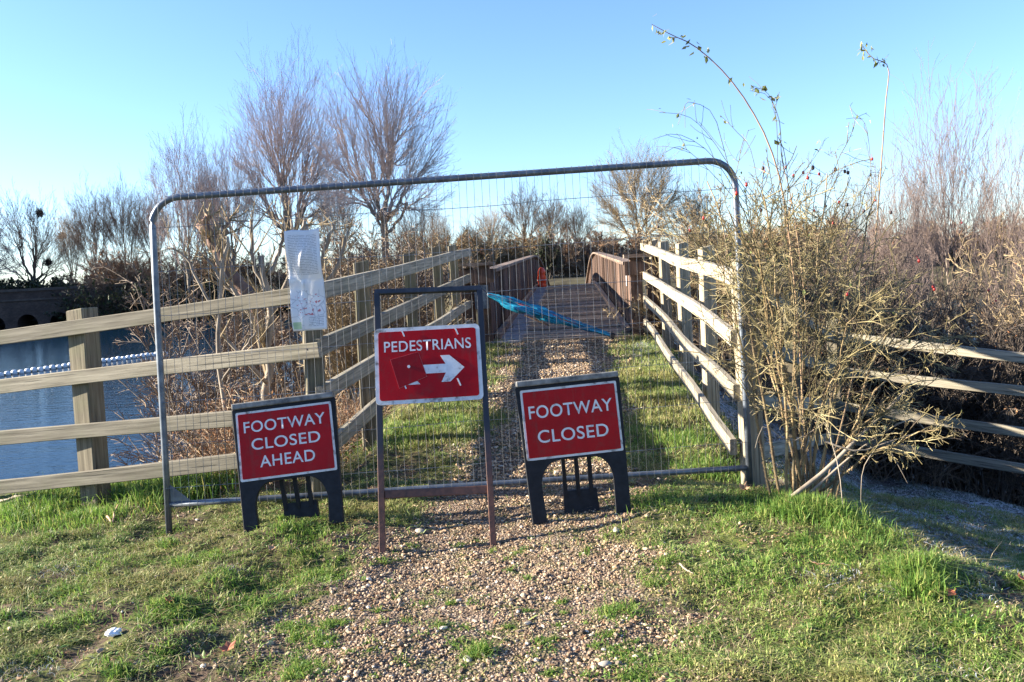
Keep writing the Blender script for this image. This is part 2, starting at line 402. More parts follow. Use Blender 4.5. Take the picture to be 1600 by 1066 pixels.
# ramp verges
x, y = scatter(160000, -1.6, 2.6, 6.6, 12.3, lambda x, y: (1-pmask(x, y))**1.5*(.35+.65*sstep(.35,.6,fbm(x,y,2,31)))*sstep(1.62,1.4,np.abs(x-xc(y))), 1.0)
n = len(x); V, f_ = blades(n, x, y, .035 + .06*rng.random(n)*fbm(x, y, 2, 33)*1.6, .004 + .003*rng.random(n), .9)
mb = MB(); mb.add(V, f_); tag(mb.build('verge_grass', M['grass']), 'grass verges on the ramp between the two fences', 'grass', kind='stuff')
M['straw'] = island('dead_straw', [(0,(.16,.11,.06)), (.5,(.32,.25,.14)), (1,(.50,.42,.27))], .2, .8)
x, y = scatter(36000, -3.6, 4.2, 2.5, 7.4, lambda x, y: (1-.9*pmask(x, y))*(.1+.9*sstep(.45,.62,fbm(x,y,2.3,81)))*bank_edge(x, y), 1.3)
n = len(x); V, f_ = blades(n, x, y, .02 + .035*rng.random(n), .002 + .0018*rng.random(n), 3.2)
mb = MB(); mb.add(V, f_); tag(mb.build('dead_straw', M['straw']), 'dead straw-coloured blades matted through the turf', 'grass', kind='stuff')
# lush tufts : (px, py, radius, count, length)
mb = MB()
T = [(60,800,.35,1500,.13),(120,775,.3,1500,.17),(200,770,.3,1700,.2),(300,765,.3,1700,.19),(350,745,.28,1700,.2),(420,735,.25,700,.11),(500,732,.25,700,.10),
     (250,775,.25,1300,.16),(20,820,.3,900,.1),(140,815,.25,1000,.1),(560,700,.3,900,.09),(640,680,.3,1200,.09),(700,665,.25,900,.09),
     (1250,800,.16,1500,.11),(1290,805,.16,1500,.12),(1330,830,.13,700,.09),(1200,790,.2,900,.08),(1430,900,.10,900,.12),(1445,930,.08,600,.11),(1370,850,.12,500,.08),(1330,1000,.3,900,.035),
     (1120,740,.3,1300,.09),(1060,690,.3,1300,.09),(1150,800,.3,1300,.06),(1020,790,.2,700,.07),(748,1022,.05,330,.055),(280,960,.18,500,.06),(170,880,.2,500,.05),
     (470,830,.2,900,.05),(500,905,.15,600,.05),(1290,870,.25,1400,.045),(1400,960,.2,900,.05),(1500,1000,.3,1000,.05),(1180,900,.3,1200,.05),(100,930,.2,500,.05),(380,920,.2,700,.05)]
rt0 = np.random.default_rng(66)
for _ in range(95):
    px, py = rt0.uniform(430, 1000), rt0.uniform(845, 1062); T.append((px, py, rt0.uniform(.012, .045), int(rt0.uniform(10, 70)), rt0.uniform(.018, .035)))
for _ in range(46):
    T.append((rt0.uniform(-20, 520), rt0.uniform(800, 1060), rt0.uniform(.03, .1), int(rt0.uniform(60, 330)), rt0.uniform(.03, .055)))
    T.append((rt0.uniform(960, 1600), rt0.uniform(800, 1060), rt0.uniform(.03, .1), int(rt0.uniform(60, 330)), rt0.uniform(.02, .042)))
for px, py, rad, cnt, ln in T:
    c = on_ground(px, py); x = c[0] + rng.normal(0, rad*.55, cnt); y = c[1] + rng.normal(0, rad*.5, cnt)
    V, f_ = blades(cnt, x, y, ln*rng.uniform(.4, 1.15, cnt), .003 + .0035*rng.random(cnt), .95 if ln > .08 else 1.7); mb.add(V, f_)
tag(mb.build('tall_grass', M['grass_lush']), 'longer lush green tufts round the fence posts and bush', 'grass', kind='stuff')
# frost on the slope in the shade, and small cold pockets in the foreground
x, y = scatter(230000, 1.6, 6.5, 3.0, 9.5, lambda x, y: .9*frost_mask(x, y)*sstep(.38, .58, fbm(x, y, 6, 23)), 1.2)
fx = [x]; fy = [y]
for px, py, rad, cnt in [(110,890,.10,350),(20,1050,.09,400),(1380,930,.08,350),(1480,925,.10,700),(1300,900,.1,250),(1460,1000,.14,250),(340,895,.07,150),(1450,1050,.12,200)]:
    c = on_ground(px, py); fx.append(c[0] + rng.normal(0, rad, cnt)); fy.append(c[1] + rng.normal(0, rad*.55, cnt))
x = np.concatenate(fx); y = np.concatenate(fy); n = len(x)
V, f_ = blades(n, x, y, .010 + .022*rng.random(n), .0025 + .002*rng.random(n), 1.8)
mb = MB(); mb.add(V, f_); tag(mb.build('frosted_grass', M['frost_grass']), 'white frosted grass on the shaded slope right of the rose bush', 'grass', kind='stuff')
# pebbles
ph = (1+5**.5)/2
IV = norm(np.array([(-1,ph,0),(1,ph,0),(-1,-ph,0),(1,-ph,0),(0,-1,ph),(0,1,ph),(0,-1,-ph),(0,1,-ph),(ph,0,-1),(ph,0,1),(-ph,0,-1),(-ph,0,1)], float))
IF = np.array([(0,11,5),(0,5,1),(0,1,7),(0,7,10),(0,10,11),(1,5,9),(5,11,4),(11,10,2),(10,7,6),(7,1,8),(3,9,4),(3,4,2),(3,2,6),(3,6,8),(3,8,9),(4,9,5),(2,4,11),(6,2,10),(8,6,7),(9,8,1)])
def pebbles(x, y, r, sink=.3):
    n = len(x); sc = np.stack([r*rng.uniform(.8,1.5,n), r*rng.uniform(.7,1.1,n), r*rng.uniform(.45,.8,n)], -1)
    V = IV[None]*sc[:, None, :]*rng.uniform(.8, 1.15, (n, 12, 1))
    a = rng.uniform(0, 6.28, n); t = rng.normal(0, .35, n)
    c, s_ = np.cos(t)[:, None], np.sin(t)[:, None]
    V = np.stack([V[..., 0], V[..., 1]*c - V[..., 2]*s_, V[..., 1]*s_ + V[..., 2]*c], -1)
    c, s_ = np.cos(a)[:, None], np.sin(a)[:, None]
    V = np.stack([V[..., 0]*c - V[..., 1]*s_, V[..., 0]*s_ + V[..., 1]*c, V[..., 2]], -1)
    z = gz(x, y) + sc[:, 2]*(1-sink*2*rng.random(n))
    V = V + np.stack([x, y, z], -1)[:, None, :]
    return V.reshape(-1, 3), [(np.arange(n)[:, None, None]*12 + IF[None]).reshape(-1, 3)]
M['gravel'] = island('mixed_gravel', [(0,(.065,.045,.03)), (.25,(.20,.13,.08)), (.45,(.34,.24,.15)), (.6,(.22,.175,.13)), (.75,(.40,.26,.14)), (.93,(.46,.37,.26)), (1,(.56,.49,.40))], 0, .75)
def d_peb(x, y): return np.clip(pmask(x, y)*(.2+.85*sstep(.35,.58,fbm(x,y,3.5,41)*.6+fbm(x,y,10,43)*.4)) + .035 + .05*sstep(.55,.7,fbm(x,y,3,42)), 0, 1)*bank_edge(x, y)
x, y = scatter(150000, -2.6, 2.0, 2.6, 5.6, d_peb, 1.1)
mb = MB(); V, f_ = pebbles(x, y, sink=.42, r=np.clip(rng.lognormal(math.log(.0034), .52, len(x)), .0016, .014)); mb.add(V, f_)
x, y = scatter(45000, -.8, 2.0, 5.6, 12.2, lambda x, y: pmask(x, y)*.8, 1)
V, f_ = pebbles(x, y, np.clip(rng.lognormal(math.log(.009), .35, len(x)), .005, .02), .45); mb.add(V, f_)
tag(mb.build('gravel', M['gravel']), 'loose brown and buff gravel on the path', 'gravel', kind='stuff')
# litter of small dead leaves
def leaf_cards(c, sz, r=rng, flat=True):
    n = len(c); a = r.uniform(0, 6.28, n); t = r.normal(0, .35 if flat else 1.3, n); q = r.normal(0, .35 if flat else 1.3, n)
    u = np.stack([np.cos(a)*np.cos(t), np.sin(a)*np.cos(t), np.sin(t)], -1); v_ = norm(np.cross(u, np.stack([np.sin(q)*.6, np.zeros(n), np.cos(q)], -1)))
    s = sz[:, None]
    nrm = np.cross(u, v_)
    V = np.stack([c-u*s, c-u*s*.1+v_*s*.5+nrm*s*.12, c+u*s, c-u*s*.1-v_*s*.5+nrm*s*.12], 1).reshape(-1, 3)
    return V, [(np.arange(n)[:, None]*4 + np.array([[0,1,2]])), (np.arange(n)[:, None]*4 + np.array([[0,2,3]]))]
x, y = scatter(900, -3.2, 3.6, 2.6, 6.2, lambda x, y: (1-.6*pmask(x, y))*sstep(.4,.6,fbm(x,y,1.8,83))*bank_edge(x, y), 1.2)
n = len(x); k = 7; a = np.tile(np.arange(k)*2.4, n) + np.repeat(rng.uniform(0, 6, n), k); rd = np.repeat(rng.uniform(.008, .022, n), k)*rng.uniform(.7, 1.2, n*k)
xx, yy_ = np.repeat(x, k) + np.cos(a)*rd, np.repeat(y, k) + np.sin(a)*rd
M['weed'] = island('weed_leaf', [(0,(.05,.10,.025)), (.5,(.12,.20,.045)), (1,(.22,.28,.08))], .2, .5)
mb = MB(); V, f_ = leaf_cards(np.stack([xx, yy_, gz(xx, yy_) + .008 + .012*rng.random(n*k)], -1), rd*.8); mb.add(V, f_)
tag(mb.build('weeds', M['weed']), 'small broad-leaved weeds scattered through the grass', 'weeds', kind='stuff')
M['litter'] = island('dead_leaf', [(0,(.10,.05,.028)), (.4,(.22,.12,.06)), (.75,(.33,.20,.11)), (1,(.42,.30,.19))], .2, .8)
x, y = scatter(15000, -3.4, 4, 2.6, 8, lambda x, y: .35+.75*sstep(.45,.6,fbm(x,y,1.5,51))*bank_edge(x,y))
n = len(x); mb = MB(); V, f_ = leaf_cards(np.stack([x, y, gz(x, y)+.006], -1), rng.uniform(.006, .016, n)); mb.add(V, f_)
tag(mb.build('leaf_litter', M['litter']), 'scraps of brown dead leaf lying in the grass', 'leaf litter', kind='stuff')

# ------------------------------------------------------------------ woody plants
UP = np.array([0, 0, 1.])
def curve(start, d, length, m, trop, wob, r):
    N = len(start); out = [start]; p = start; d = norm(d); st = (length/m)[:, None]
    for i in range(m):
        d = norm(d + r.normal(0, wob, (N, 3)) + UP*trop); p = p + d*st; out.append(p)
    return np.stack(out, 1)
def spawn(par, rad, k, t0, t1, ang, asd, length, m, trop, wob, r, r1, rf=.65, taper=.6, tpow=1.0, strat=None):
    """k children on every parent path; length = factor of the parent's own length (or metres if negative)"""
    N, n, _ = par.shape; idx = np.repeat(np.arange(N), k); q = len(idx)
    t = t0 + (t1-t0)*r.random(q)**tpow
    f = np.minimum(t*(n-1), n-1.001); i = f.astype(int); a = (f-i)[:, None]
    s = par[idx, i]*(1-a) + par[idx, i+1]*a; tan = norm(par[idx, i+1]-par[idx, i])
    rr = rad[idx, i]*(1-a[:, 0]) + rad[idx, i+1]*a[:, 0]
    pr = norm(np.cross(tan, r.normal(0, 1, (q, 3)))); an = r.normal(ang, asd, q)[:, None]
    if strat is not None:                                  # limbs set evenly round the trunk, alternately steep and spreading
        kk = np.tile(np.arange(k), N); az = kk*2.39996 + strat + r.normal(0, .2, q)
        a_ = norm(np.cross(tan, np.array([0.1, .03, .02]) + np.array([0, 1., 0]))); b_ = np.cross(tan, a_)
        pr = a_*np.cos(az)[:, None] + b_*np.sin(az)[:, None]; an = (ang + asd*1.5*(2*((kk*.618) % 1) - 1) + r.normal(0, .04, q))[:, None]
    d = tan*np.cos(an) + pr*np.sin(an)
    pl = np.linalg.norm(np.diff(par, axis=1), axis=2).sum(1)[idx]
    L = (pl*length if length > 0 else np.full(q, -length))*(1-taper*(t-t0)/max(t1-t0, 1e-6))*r.uniform(.65, 1.2, q)
    c = curve(s, d, L, m, trop, wob, r)
    ra = np.minimum(rr*rf, rr)[:, None]*np.linspace(1, .35, m+1)[None]
    return c, np.maximum(ra, r1)
def tree(name, label, base, height, mats, r, trunk_h=.3, trunk_r=.14, limbs=6, limb_ang=(.15, .75), limb_len=.36, n2=(6, .38, .8), n3=(12, .36, .62), n4=(6, .40, .5), trop=(.0, .015, .03, .03), twr=.006, group=None, cat='tree', lean=(0,0), limb_t0=.6, wob=.05, stems=1, extra=None):
    base = np.asarray(base, float)
    e = empty(name, base, label, cat, group)
    st = np.repeat(base[None], stems, 0) + np.concatenate([r.normal(0, .015*(stems > 1)*height, (stems, 2)), np.zeros((stems, 1))], 1) - UP*.15
    d0 = np.array([[lean[0], lean[1], 1.]]) + (np.concatenate([r.normal(0, .16, (stems, 2)), np.zeros((stems, 1))], 1) if stems > 1 else 0)
    th = np.full(stems, height*trunk_h)*r.uniform(.85, 1.15, stems)
    p0 = curve(st, d0, th, 7, .01, wob*.6, r); r0 = np.full((stems, 8), trunk_r)*np.linspace(1.15, .7, 8)[None]
    a0 = (limb_ang[0]+limb_ang[1])/2
    p1, r1 = spawn(p0, r0, limbs, limb_t0, 1.0, a0, (limb_ang[1]-limb_ang[0])/3, -height*limb_len, 8, trop[0], wob, r, twr*2.2, .62, .1, strat=r.uniform(0, 6))
    p2, r2 = spawn(p1, r1, n2[0], .25, 1.0, n2[1], .14, n2[2], 7, trop[1], wob*1.1, r, twr*1.5, .42, .3)
    p3, r3 = spawn(p2, r2, n3[0], .12, 1.0, n3[1], .15, n3[2], 6, trop[2], wob, r, twr*1.1, .35, .35)
    P_ = [p0, p1, p2, p3]; R_ = [r0, r1, r2, r3]
    if n4[0]:
        p4, r4 = spawn(p3, r3, n4[0], .1, 1.0, n4[1], .18, n4[2], 4, trop[3], wob*1.2, r, twr, .7, .4); P_.append(p4); R_.append(r4)
    k = height/max(.1, np.percentile(P_[-1][..., 2], 99.7) - base[2])      # bring the crown's top to the wanted height
    P_ = [base + (p-base)*k for p in P_]
    a = MB(); a.tubes(P_[0], R_[0], 8); a.tubes(P_[1], R_[1], 6); a.build('trunk', mats[0], e, True)
    c = MB(); c.tubes(P_[2], R_[2], 4)
    for p, q in zip(P_[3:], R_[3:]): c.tubes(p, q, 3)
    c.build('crown', mats[1], e)
    if extra: extra(e)
    return e
def bez(a, c, b, m):
    t = np.linspace(0, 1, m+1)[None, :, None]; return (1-t)**2*a[:, None] + 2*t*(1-t)*c[:, None] + t*t*b[:, None]
def fan_tree(name, label, base, height, rad, mats, r, fork=.36, trunk_r=.3, nl=7, ns=5, nt=9, nw=7, nx=0, theta=1.75, twr=.008, group=None, cat='tree', lean=0, squash=.8, stems=1, low=.55, extra=None, ofs=(0, 0)):
    """a bare tree whose limbs, branches and twigs are led out to fill one rounded crown: `rad` wide, airy, with gaps"""
    base = np.asarray(base, float); e = empty(name, base, label, cat, group)
    fk = base + np.array([lean*height, 0, fork*height]); top = base[2] + height
    N = nl*ns*nt
    # tip directions over the dome, a little clumped
    u = (np.arange(N)+.5)/N; th = np.arccos(1 - u*(1-math.cos(theta))) + r.normal(0, .05, N); az = np.arange(N)*2.39996 + r.normal(0, .15, N)
    D = np.stack([np.sin(th)*np.cos(az), np.sin(th)*np.sin(az), np.cos(th)], -1)
    A = (top - fk[2]); sc = np.array([rad, rad*squash, A])
    D[:, :2] *= np.maximum(np.sin(th), .15)[:, None]**-.22; D[:, 2] = np.sign(D[:, 2])*np.abs(D[:, 2])**.85
    lump = 1 + .05*np.sin(az*3 + r.uniform(0, 6)) + .04*np.sin(az*5+th*4 + r.uniform(0, 6))
    rr_ = np.where(r.random(N) < .72, r.uniform(.84, 1.0, N), r.uniform(.5, .85, N))*lump
    dz = np.where(D[:, 2:] < 0, low, 1.0)
    tip = fk + D*sc*np.concatenate([np.ones((N, 2)), dz], 1)*rr_[:, None] + np.array([ofs[0], ofs[1], 0])
    def pick(k, dirs):                                     # k spread-out representatives
        c = [int(r.integers(len(dirs)))]
        d = 1 - dirs @ dirs[c[0]]
        while len(c) < k: j = int(np.argmax(d*r.uniform(.7, 1, len(d)))); c.append(j); d = np.minimum(d, 1 - dirs @ dirs[j])
        return np.array(c)
    Dn = norm((tip-fk)/np.array([rad, rad, A]))
    si = pick(nl*ns, Dn); li = pick(nl, Dn[si]); Ld = Dn[si][li]
    sa = np.argmax(Dn[si] @ Ld.T, 1)                       # branch -> limb
    ta = np.argmax(Dn @ Dn[si].T, 1)                       # rod -> branch
    lend = fk + (tip[si][li]-fk)*r.uniform(.34, .46, nl)[:, None]
    send = fk + (tip[si]-fk)*r.uniform(.58, .72, len(si))[:, None]
    st = base[None] + np.zeros((nl, 3)); 
    if stems > 1: st = st + np.concatenate([r.normal(0, .02*height, (nl, 2)), np.zeros((nl, 1))], 1)
    if stems > 1:
        lp = bez(st - UP*.2, st*.4 + fk*.6 + (lend-fk)*.15, lend, 10); lr = np.full((nl, 11), trunk_r*.5)*np.linspace(1.1, .5, 11)[None]; trunk = None
    else:
        tk = bez((base - UP*.2)[None], (base*.45 + fk*.55 + np.array([r.normal(0, .02)*height, 0, 0]))[None], fk[None], 8); trunk = (tk, trunk_r*np.linspace(1.2, .75, 9)[None])
        f0 = r.uniform(.62, 1.0, nl); ix = np.minimum((f0*8).astype(int), 8); s0 = tk[0, ix]
        lp = bez(s0, s0 + (lend-s0)*.5 - UP*.06*A + norm(lend-s0)*0, lend, 9); lr = trunk_r*r.uniform(.42, .62, nl)[:, None]*np.linspace(1, .5, 10)[None]
    lp[:, 1:-1] += r.normal(0, .010*rad, lp[:, 1:-1].shape); n1 = lp.shape[1]
    def frm(par, pr, who, end, t0, t1, m, rf, wob, sag):
        t = r.uniform(t0, t1, len(who)); q = t*(par.shape[1]-1); i = np.minimum(q.astype(int), par.shape[1]-2); a = (q-i)[:, None]
        s_ = par[who, i]*(1-a) + par[who, i+1]*a; tn = norm(par[who, i+1]-par[who, i]); L = np.linalg.norm(end-s_, axis=1)[:, None]
        p = bez(s_, s_ + tn*L*.28 + (end-s_)*.22 - UP*L*sag, end, m); p[:, 1:-1] += r.normal(0, wob, p[:, 1:-1].shape)*L[:, None]
        r0 = (pr[who, i]*rf)[:, None]*np.linspace(1, .4, m+1)[None]; return p, r0
    bp_, br_ = frm(lp, lr, sa, send, .35, 1.0, 8, .68, .018, .04); br_ = np.maximum(br_, twr*1.8)
    rp_, rr2 = frm(bp_, br_, ta, tip, .2, 1.0, 8, .45, .012, .03); rr2 = np.maximum(rr2*.8, twr)
    w3, q3 = spawn(rp_, rr2, nw, .15, 1.0, .36, .14, .42, 5, .035, .05, r, twr*.8, .6, .35)
    a = MB()
    if trunk is not None: a.tubes(trunk[0], trunk[1], 8)
    a.tubes(lp, lr, 6); a.build('trunk', mats[0], e, True)
    c = MB(); c.tubes(bp_, br_, 4); c.tubes(rp_, rr2, 3); c.tubes(w3, q3, 3)
    if nx:
        w4, q4 = spawn(w3, q3, nx, .15, 1.0, .4, .15, .5, 4, .03, .06, r, twr*.65, .8, .35); c.tubes(w4, q4, 3)
    c.build('crown', mats[1], e)
    if extra: extra(e)
    return e
def copy_tree(o, loc, rz, sc, label):
    c = o.copy(); COL.objects.link(c); c.location = tuple(loc); c.rotation_euler = (0, 0, rz); c.scale = (sc, sc, sc); c['label'] = label
    for ch in o.children:
        q = ch.copy(); COL.objects.link(q); q.parent = c
        for g in ch.children: h = g.copy(); COL.objects.link(h); h.parent = q
    return c
def FY(px, Y): return Y*1.5 if px < 640 else Y
def far_base(px, Y):
    Y = FY(px, Y)
    q = P(px, 440, Y); return np.array([q[0], Y, float(gz(q[0], Y))])
def hgt_to(px, py, Y, base): return P(px, py, base[1])[2] - base[2]

# the two big fan-crowned trees across the water
PK, BRN, GLD = (M['bark_mid'], M['twig_pink']), (M['bark_mid'], M['twig_brown']), (M['bark_mid'], M['twig_gold'])
G1 = 'bare trees beyond the water'
def wpx(n, base): return n/F*base[1]
for px, top, Y, lab, sd, w, lx, of in [(455, 92, 52, 'left one of the two tall bare trees with fan-shaped pinkish crowns across the water', 5, 96, .0, 10), (602, 88, 50, 'right one of the two tall bare trees with fan-shaped pinkish crowns, its round top highest', 9, 118, .01, 6)]:
    bs = far_base(px, Y); H = hgt_to(px, top, Y, bs)
    fan_tree('bare_tree', lab, bs, H, wpx(w, bs), PK, np.random.default_rng(sd), .38 if px < 500 else .42, .40, 7, 5, 12, 7, 3, 1.6, .0085, G1, lean=lx, ofs=(wpx(of, bs), 0))
for px, top, Y, w, lab, sd in [(296, 196, 49, 62, 'slim bare tree with a thin fan of twigs, just left of the two tall ones', 21), (368, 205, 51, 60, 'thin bare tree filling the gap between the slim tree and the left tall tree', 22)]:
    bs = far_base(px, Y); H = hgt_to(px, top, Y, bs)
    fan_tree('bare_tree', lab, bs, H, wpx(w, bs), PK, np.random.default_rng(sd), .36, .18, 6, 4, 8, 7, 3, 1.4, .0075, G1)
# mistletoe tree far left
bs = far_base(52, 62); H = hgt_to(55, 296, 62, bs)
def mist(e):
    r = np.random.default_rng(4)
    for px, py in ((62, 333), (97, 369), (75, 410)):
        c = P(px, py, 92); n = 260; d = norm(r.normal(0, 1, (n, 3)))
        mb = MB(); q = curve(np.repeat(c[None], n, 0), d, r.uniform(.3, .6, n), 3, 0, .25, r); mb.tubes(q, .022, 3); mb.build('mistletoe', M['twig_dark'], e)
fan_tree('bare_tree', 'far bare tree with round dark clumps of mistletoe at the left edge', bs, H, wpx(66, bs), (M['bark_dark'], M['twig_brown']), np.random.default_rng(31), .22, .26, 7, 4, 7, 6, 3, 1.5, .011, G1, extra=mist, low=.4)
bs = far_base(-62, 55); H = hgt_to(-60, 272, 55, bs)
fan_tree('bare_tree', 'bare tree with dark crooked boughs cut off by the left edge', bs, H, wpx(95, bs), (M['bark_dark'], M['twig_pink']), np.random.default_rng(33), .25, .34, 7, 5, 7, 7, 3, 1.7, .011, G1, low=.5)
# slim many-stemmed trees
protos = []
for k, (px, top, Y, lab) in enumerate([(150, 292, 54, 'slender many-stemmed bare tree right of the mistletoe tree'), (200, 282, 55, 'slender bare tree directly above the brown thicket on the far bank'), (245, 296, 54, 'slender bare tree rising behind the upper left corner of the steel fence panel'), (115, 330, 58, 'smallest slender bare tree, in the dip between mistletoe tree and thicket'),
                        (335, 262, 54, 'slender bare tree standing behind the thick reddish cut-back stump'), (690, 330, 62, 'low slender bare tree just right of the right tall tree'), (655, 305, 64, 'slender bare tree half hidden behind the right tall tree'), (530, 262, 56, 'slender bare tree in the gap between the two tall trees')]):
    bs = far_base(px, Y); H = hgt_to(px, top, Y, bs)
    if k < 2:
        protos.append((fan_tree('slender_tree', lab, bs, H, wpx(46, bs), BRN, np.random.default_rng(41+k), .30, .10, 6, 4, 6, 7, 3, 1.15, .0085, 'slender bare trees on the far bank', stems=4), H))
    else: copy_tree(protos[k % 2][0], bs, px*.7, H/protos[k % 2][1], lab)
# big rounded tree behind the bridge
bs = far_base(1003, 62); H = hgt_to(1003, 228, 62, bs)
fan_tree('rounded_tree', 'rounded golden-brown bare tree standing beyond the right parapet of the footbridge', bs, H, wpx(80, bs), GLD, np.random.default_rng(51), .34, .2, 8, 5, 9, 8, 4, 1.75, .0075, low=.9)
bs = far_base(825, 66); H = hgt_to(825, 282, 66, bs)
t2 = fan_tree('spiky_tree', 'upright bare tree above the middle of the footbridge, left of a leaning trunk', bs, H, wpx(44, bs), (M['bark_dark'], M['twig_brown']), np.random.default_rng(53), .38, .10, 6, 4, 6, 7, 3, 1.4, .0075, 'bare trees behind the footbridge')
t2H = H
for px, top, Y, lab in [(772, 318, 64, 'bare tree behind the left parapet of the footbridge'), (905, 312, 68, 'bare tree between the evergreen bush and the rounded golden tree'), (735, 345, 60, 'small bare tree above the end of the left ramp fence'), (1085, 285, 64, 'bare tree right of the rounded golden tree, behind the panel corner'), (870, 300, 70, 'bare tree directly above the evergreen bush by the bridge')]:
    bs = far_base(px, Y); copy_tree(t2, bs, px*.37, hgt_to(px, top, Y, bs)/t2H, lab)

# bushes : a heap of arching stems
def bush(name, label, base, h, w, mat, r, stems=40, br=(9, .6, .45), tw=(8, .6, .45), tl=(0, .5, .5), rad=.012, twr=.004, trop=0.0, leaves=None, group=None, cat='bush', upb=1.2, wob=.1, kind=None, sq=1.0, tlmat=None):
    base = np.asarray(base, float)
    e = empty(name, base, label, cat, group)
    n = stems; st = base[None] + np.concatenate([r.normal(0, .16, (n, 2))*w, np.zeros((n, 1))], 1)
    d = np.concatenate([r.normal(0, .55, (n, 2)), np.full((n, 1), upb)], 1)*np.array([w/max(h, .01), w/max(h, .01)*sq, 1])
    d = norm(d)
    L = h*r.uniform(.6, 1.05, n)
    p1 = curve(st - UP*.1, d, L, 7, trop, wob, r); r1 = np.full((n, 8), rad)*np.linspace(1, .4, 8)[None]
    p2, r2 = spawn(p1, r1, br[0], .2, 1, br[1], .25, br[2], 5, trop, wob, r, twr*1.5, .6, .5)
    p3, r3 = spawn(p2, r2, tw[0], .1, 1, tw[1], .25, tw[2], 4, trop*.5, wob*1.2, r, twr, .7, .5)
    a = MB(); a.tubes(p1, r1, 5); a.build('stems', mat if not isinstance(mat, tuple) else mat[0], e, True)
    c = MB(); c.tubes(p2, r2, 3); c.tubes(p3, r3, 3); last = p3
    if tl[0]:
        p4, r4 = spawn(p3, r3, tl[0], .1, 1, tl[1], .3, tl[2], 3, 0, wob, r, twr, .8, .5); c.tubes(p4, r4, 3); last = p4
    c.build('twigs', mat if not isinstance(mat, tuple) else mat[1], e)
    if leaves:
        k, sz, lm = leaves; q = last.reshape(-1, 3); q = q[r.integers(0, len(q), k)] + r.normal(0, .02, (k, 3))
        l = MB(); V, f_ = leaf_cards(q, r.uniform(.6, 1.3, k)*sz, r, False); l.add(V, f_); l.build('leaves', lm, e)
    return e
M['leaf_dark'] = island('evergreen_leaf', [(0,(.012,.022,.01)), (.5,(.03,.05,.018)), (1,(.07,.09,.03))], .1, .5)
M['leaf_rust'] = island('rusty_leaf', [(0,(.12,.05,.025)), (.5,(.24,.11,.05)), (1,(.36,.20,.10))], .25, .75)
M['leaf_pale'] = island('pale_green_leaf', [(0,(.10,.13,.035)), (.5,(.20,.22,.08)), (1,(.36,.34,.18))], .35, .6)

# thickets on the far bank (seen from left to right)
b0 = None
for k, (px, top, Y, wpix, mt, lab) in enumerate([
    (-40, 440, 56, 150, 'd', 'low dark bush on the far bank cut off by the left edge'),
    (20, 428, 57, 150, 'd', 'low dark bush on the embankment below the mistletoe tree'),
    (120, 432, 56, 110, 'd', 'low dark bush on the bank left of the tall brown thicket'),
    (185, 440, 49.5, 130, 'd', 'low dark bush at the water edge in front of the tall brown thicket'),
    (300, 445, 49.5, 150, 'd', 'low dark bush at the water edge behind the upper left of the panel'),
    (430, 445, 49.5, 150, 'd', 'low dark bush at the far water edge left of the paper notice'),
    (560, 440, 49.5, 150, 'd', 'low dark bush at the far water edge below the two tall trees'),
    (205, 385, 52, 130, 'b', 'tall brown thicket on the far bank just left of the steel panel edge'),
    (290, 400, 53, 130, 'b', 'brown thicket on the far bank behind the upper left of the steel panel'),
    (375, 395, 54, 120, 'b', 'brown thicket on the far bank below the left tall tree'),
    (480, 400, 55, 130, 'b', 'brown thicket on the far bank behind the paper notice'),
    (560, 385, 55, 120, 'b', 'brown thicket on the far bank between the two tall trees'),
    (650, 385, 56, 120, 'g', 'tawny thicket on the far bank behind the leftmost ramp posts'),
    (725, 370, 57, 110, 'g', 'tawny thicket just left of the footbridge parapet'),
    (795, 364, 58, 120, 'g', 'tawny thicket behind the left parapet of the footbridge'),
    (895, 364, 58, 110, 'b', 'brown thicket closing the view at the far end of the bridge deck'),
    (950, 366, 60, 110, 'b', 'brown thicket behind the right parapet of the footbridge'),
    (1045, 370, 60, 130, 'g', 'tawny thicket below the rounded golden tree'),
    (1130, 350, 58, 140, 'g', 'tawny thicket behind the right ramp fence'),
    (1230, 335, 56, 160, 'g', 'tawny thicket far behind the top of the rose bush'),
    (1310, 345, 54, 150, 'b', 'brown thicket far behind the right half of the rose bush'),
    (1385, 350, 52, 150, 'g', 'tawny thicket far behind the pale tree left of the pointed one'),
    (1460, 352, 53, 150, 'b', 'brown thicket far behind the tall pointed pale tree'),
    (1540, 345, 52, 150, 'g', 'tawny thicket far behind the pale tree near the right edge'),
    (1620, 335, 53, 160, 'b', 'brown thicket far off, cut by the right edge')]):
    bs = far_base(px, Y); h = hgt_to(px, top, Y, bs); Y = bs[1]; w = wpix/F*Y
    key = {'d': 'twig_dark', 'b': 'twig_brown', 'g': 'twig_gold'}[mt]  # low dark bushes: shade at the thickets' feet is put into their colour
    bush('thicket', lab, bs, h*1.05, w*1.15, M[key], np.random.default_rng(100+k), 60, (12, .5, .5), (11, .5, .5), (2, .5, .5), .018, .011, .01, group='thickets on the far bank', leaves=(1500, .10, M['leaf_rust']) if mt != 'd' else (9000, .16, M['leaf_dark']))
bs = far_base(857, 54); h = hgt_to(857, 366, 54, bs)
bush('evergreen_bush', 'dark green leafy bush above the end of the left bridge parapet', bs, h, .85, M['twig_dark'], np.random.default_rng(61), 40, (10, .6, .4), (9, .6, .4), (0,), .02, .008, .01, (2600, .075, M['leaf_dark']))

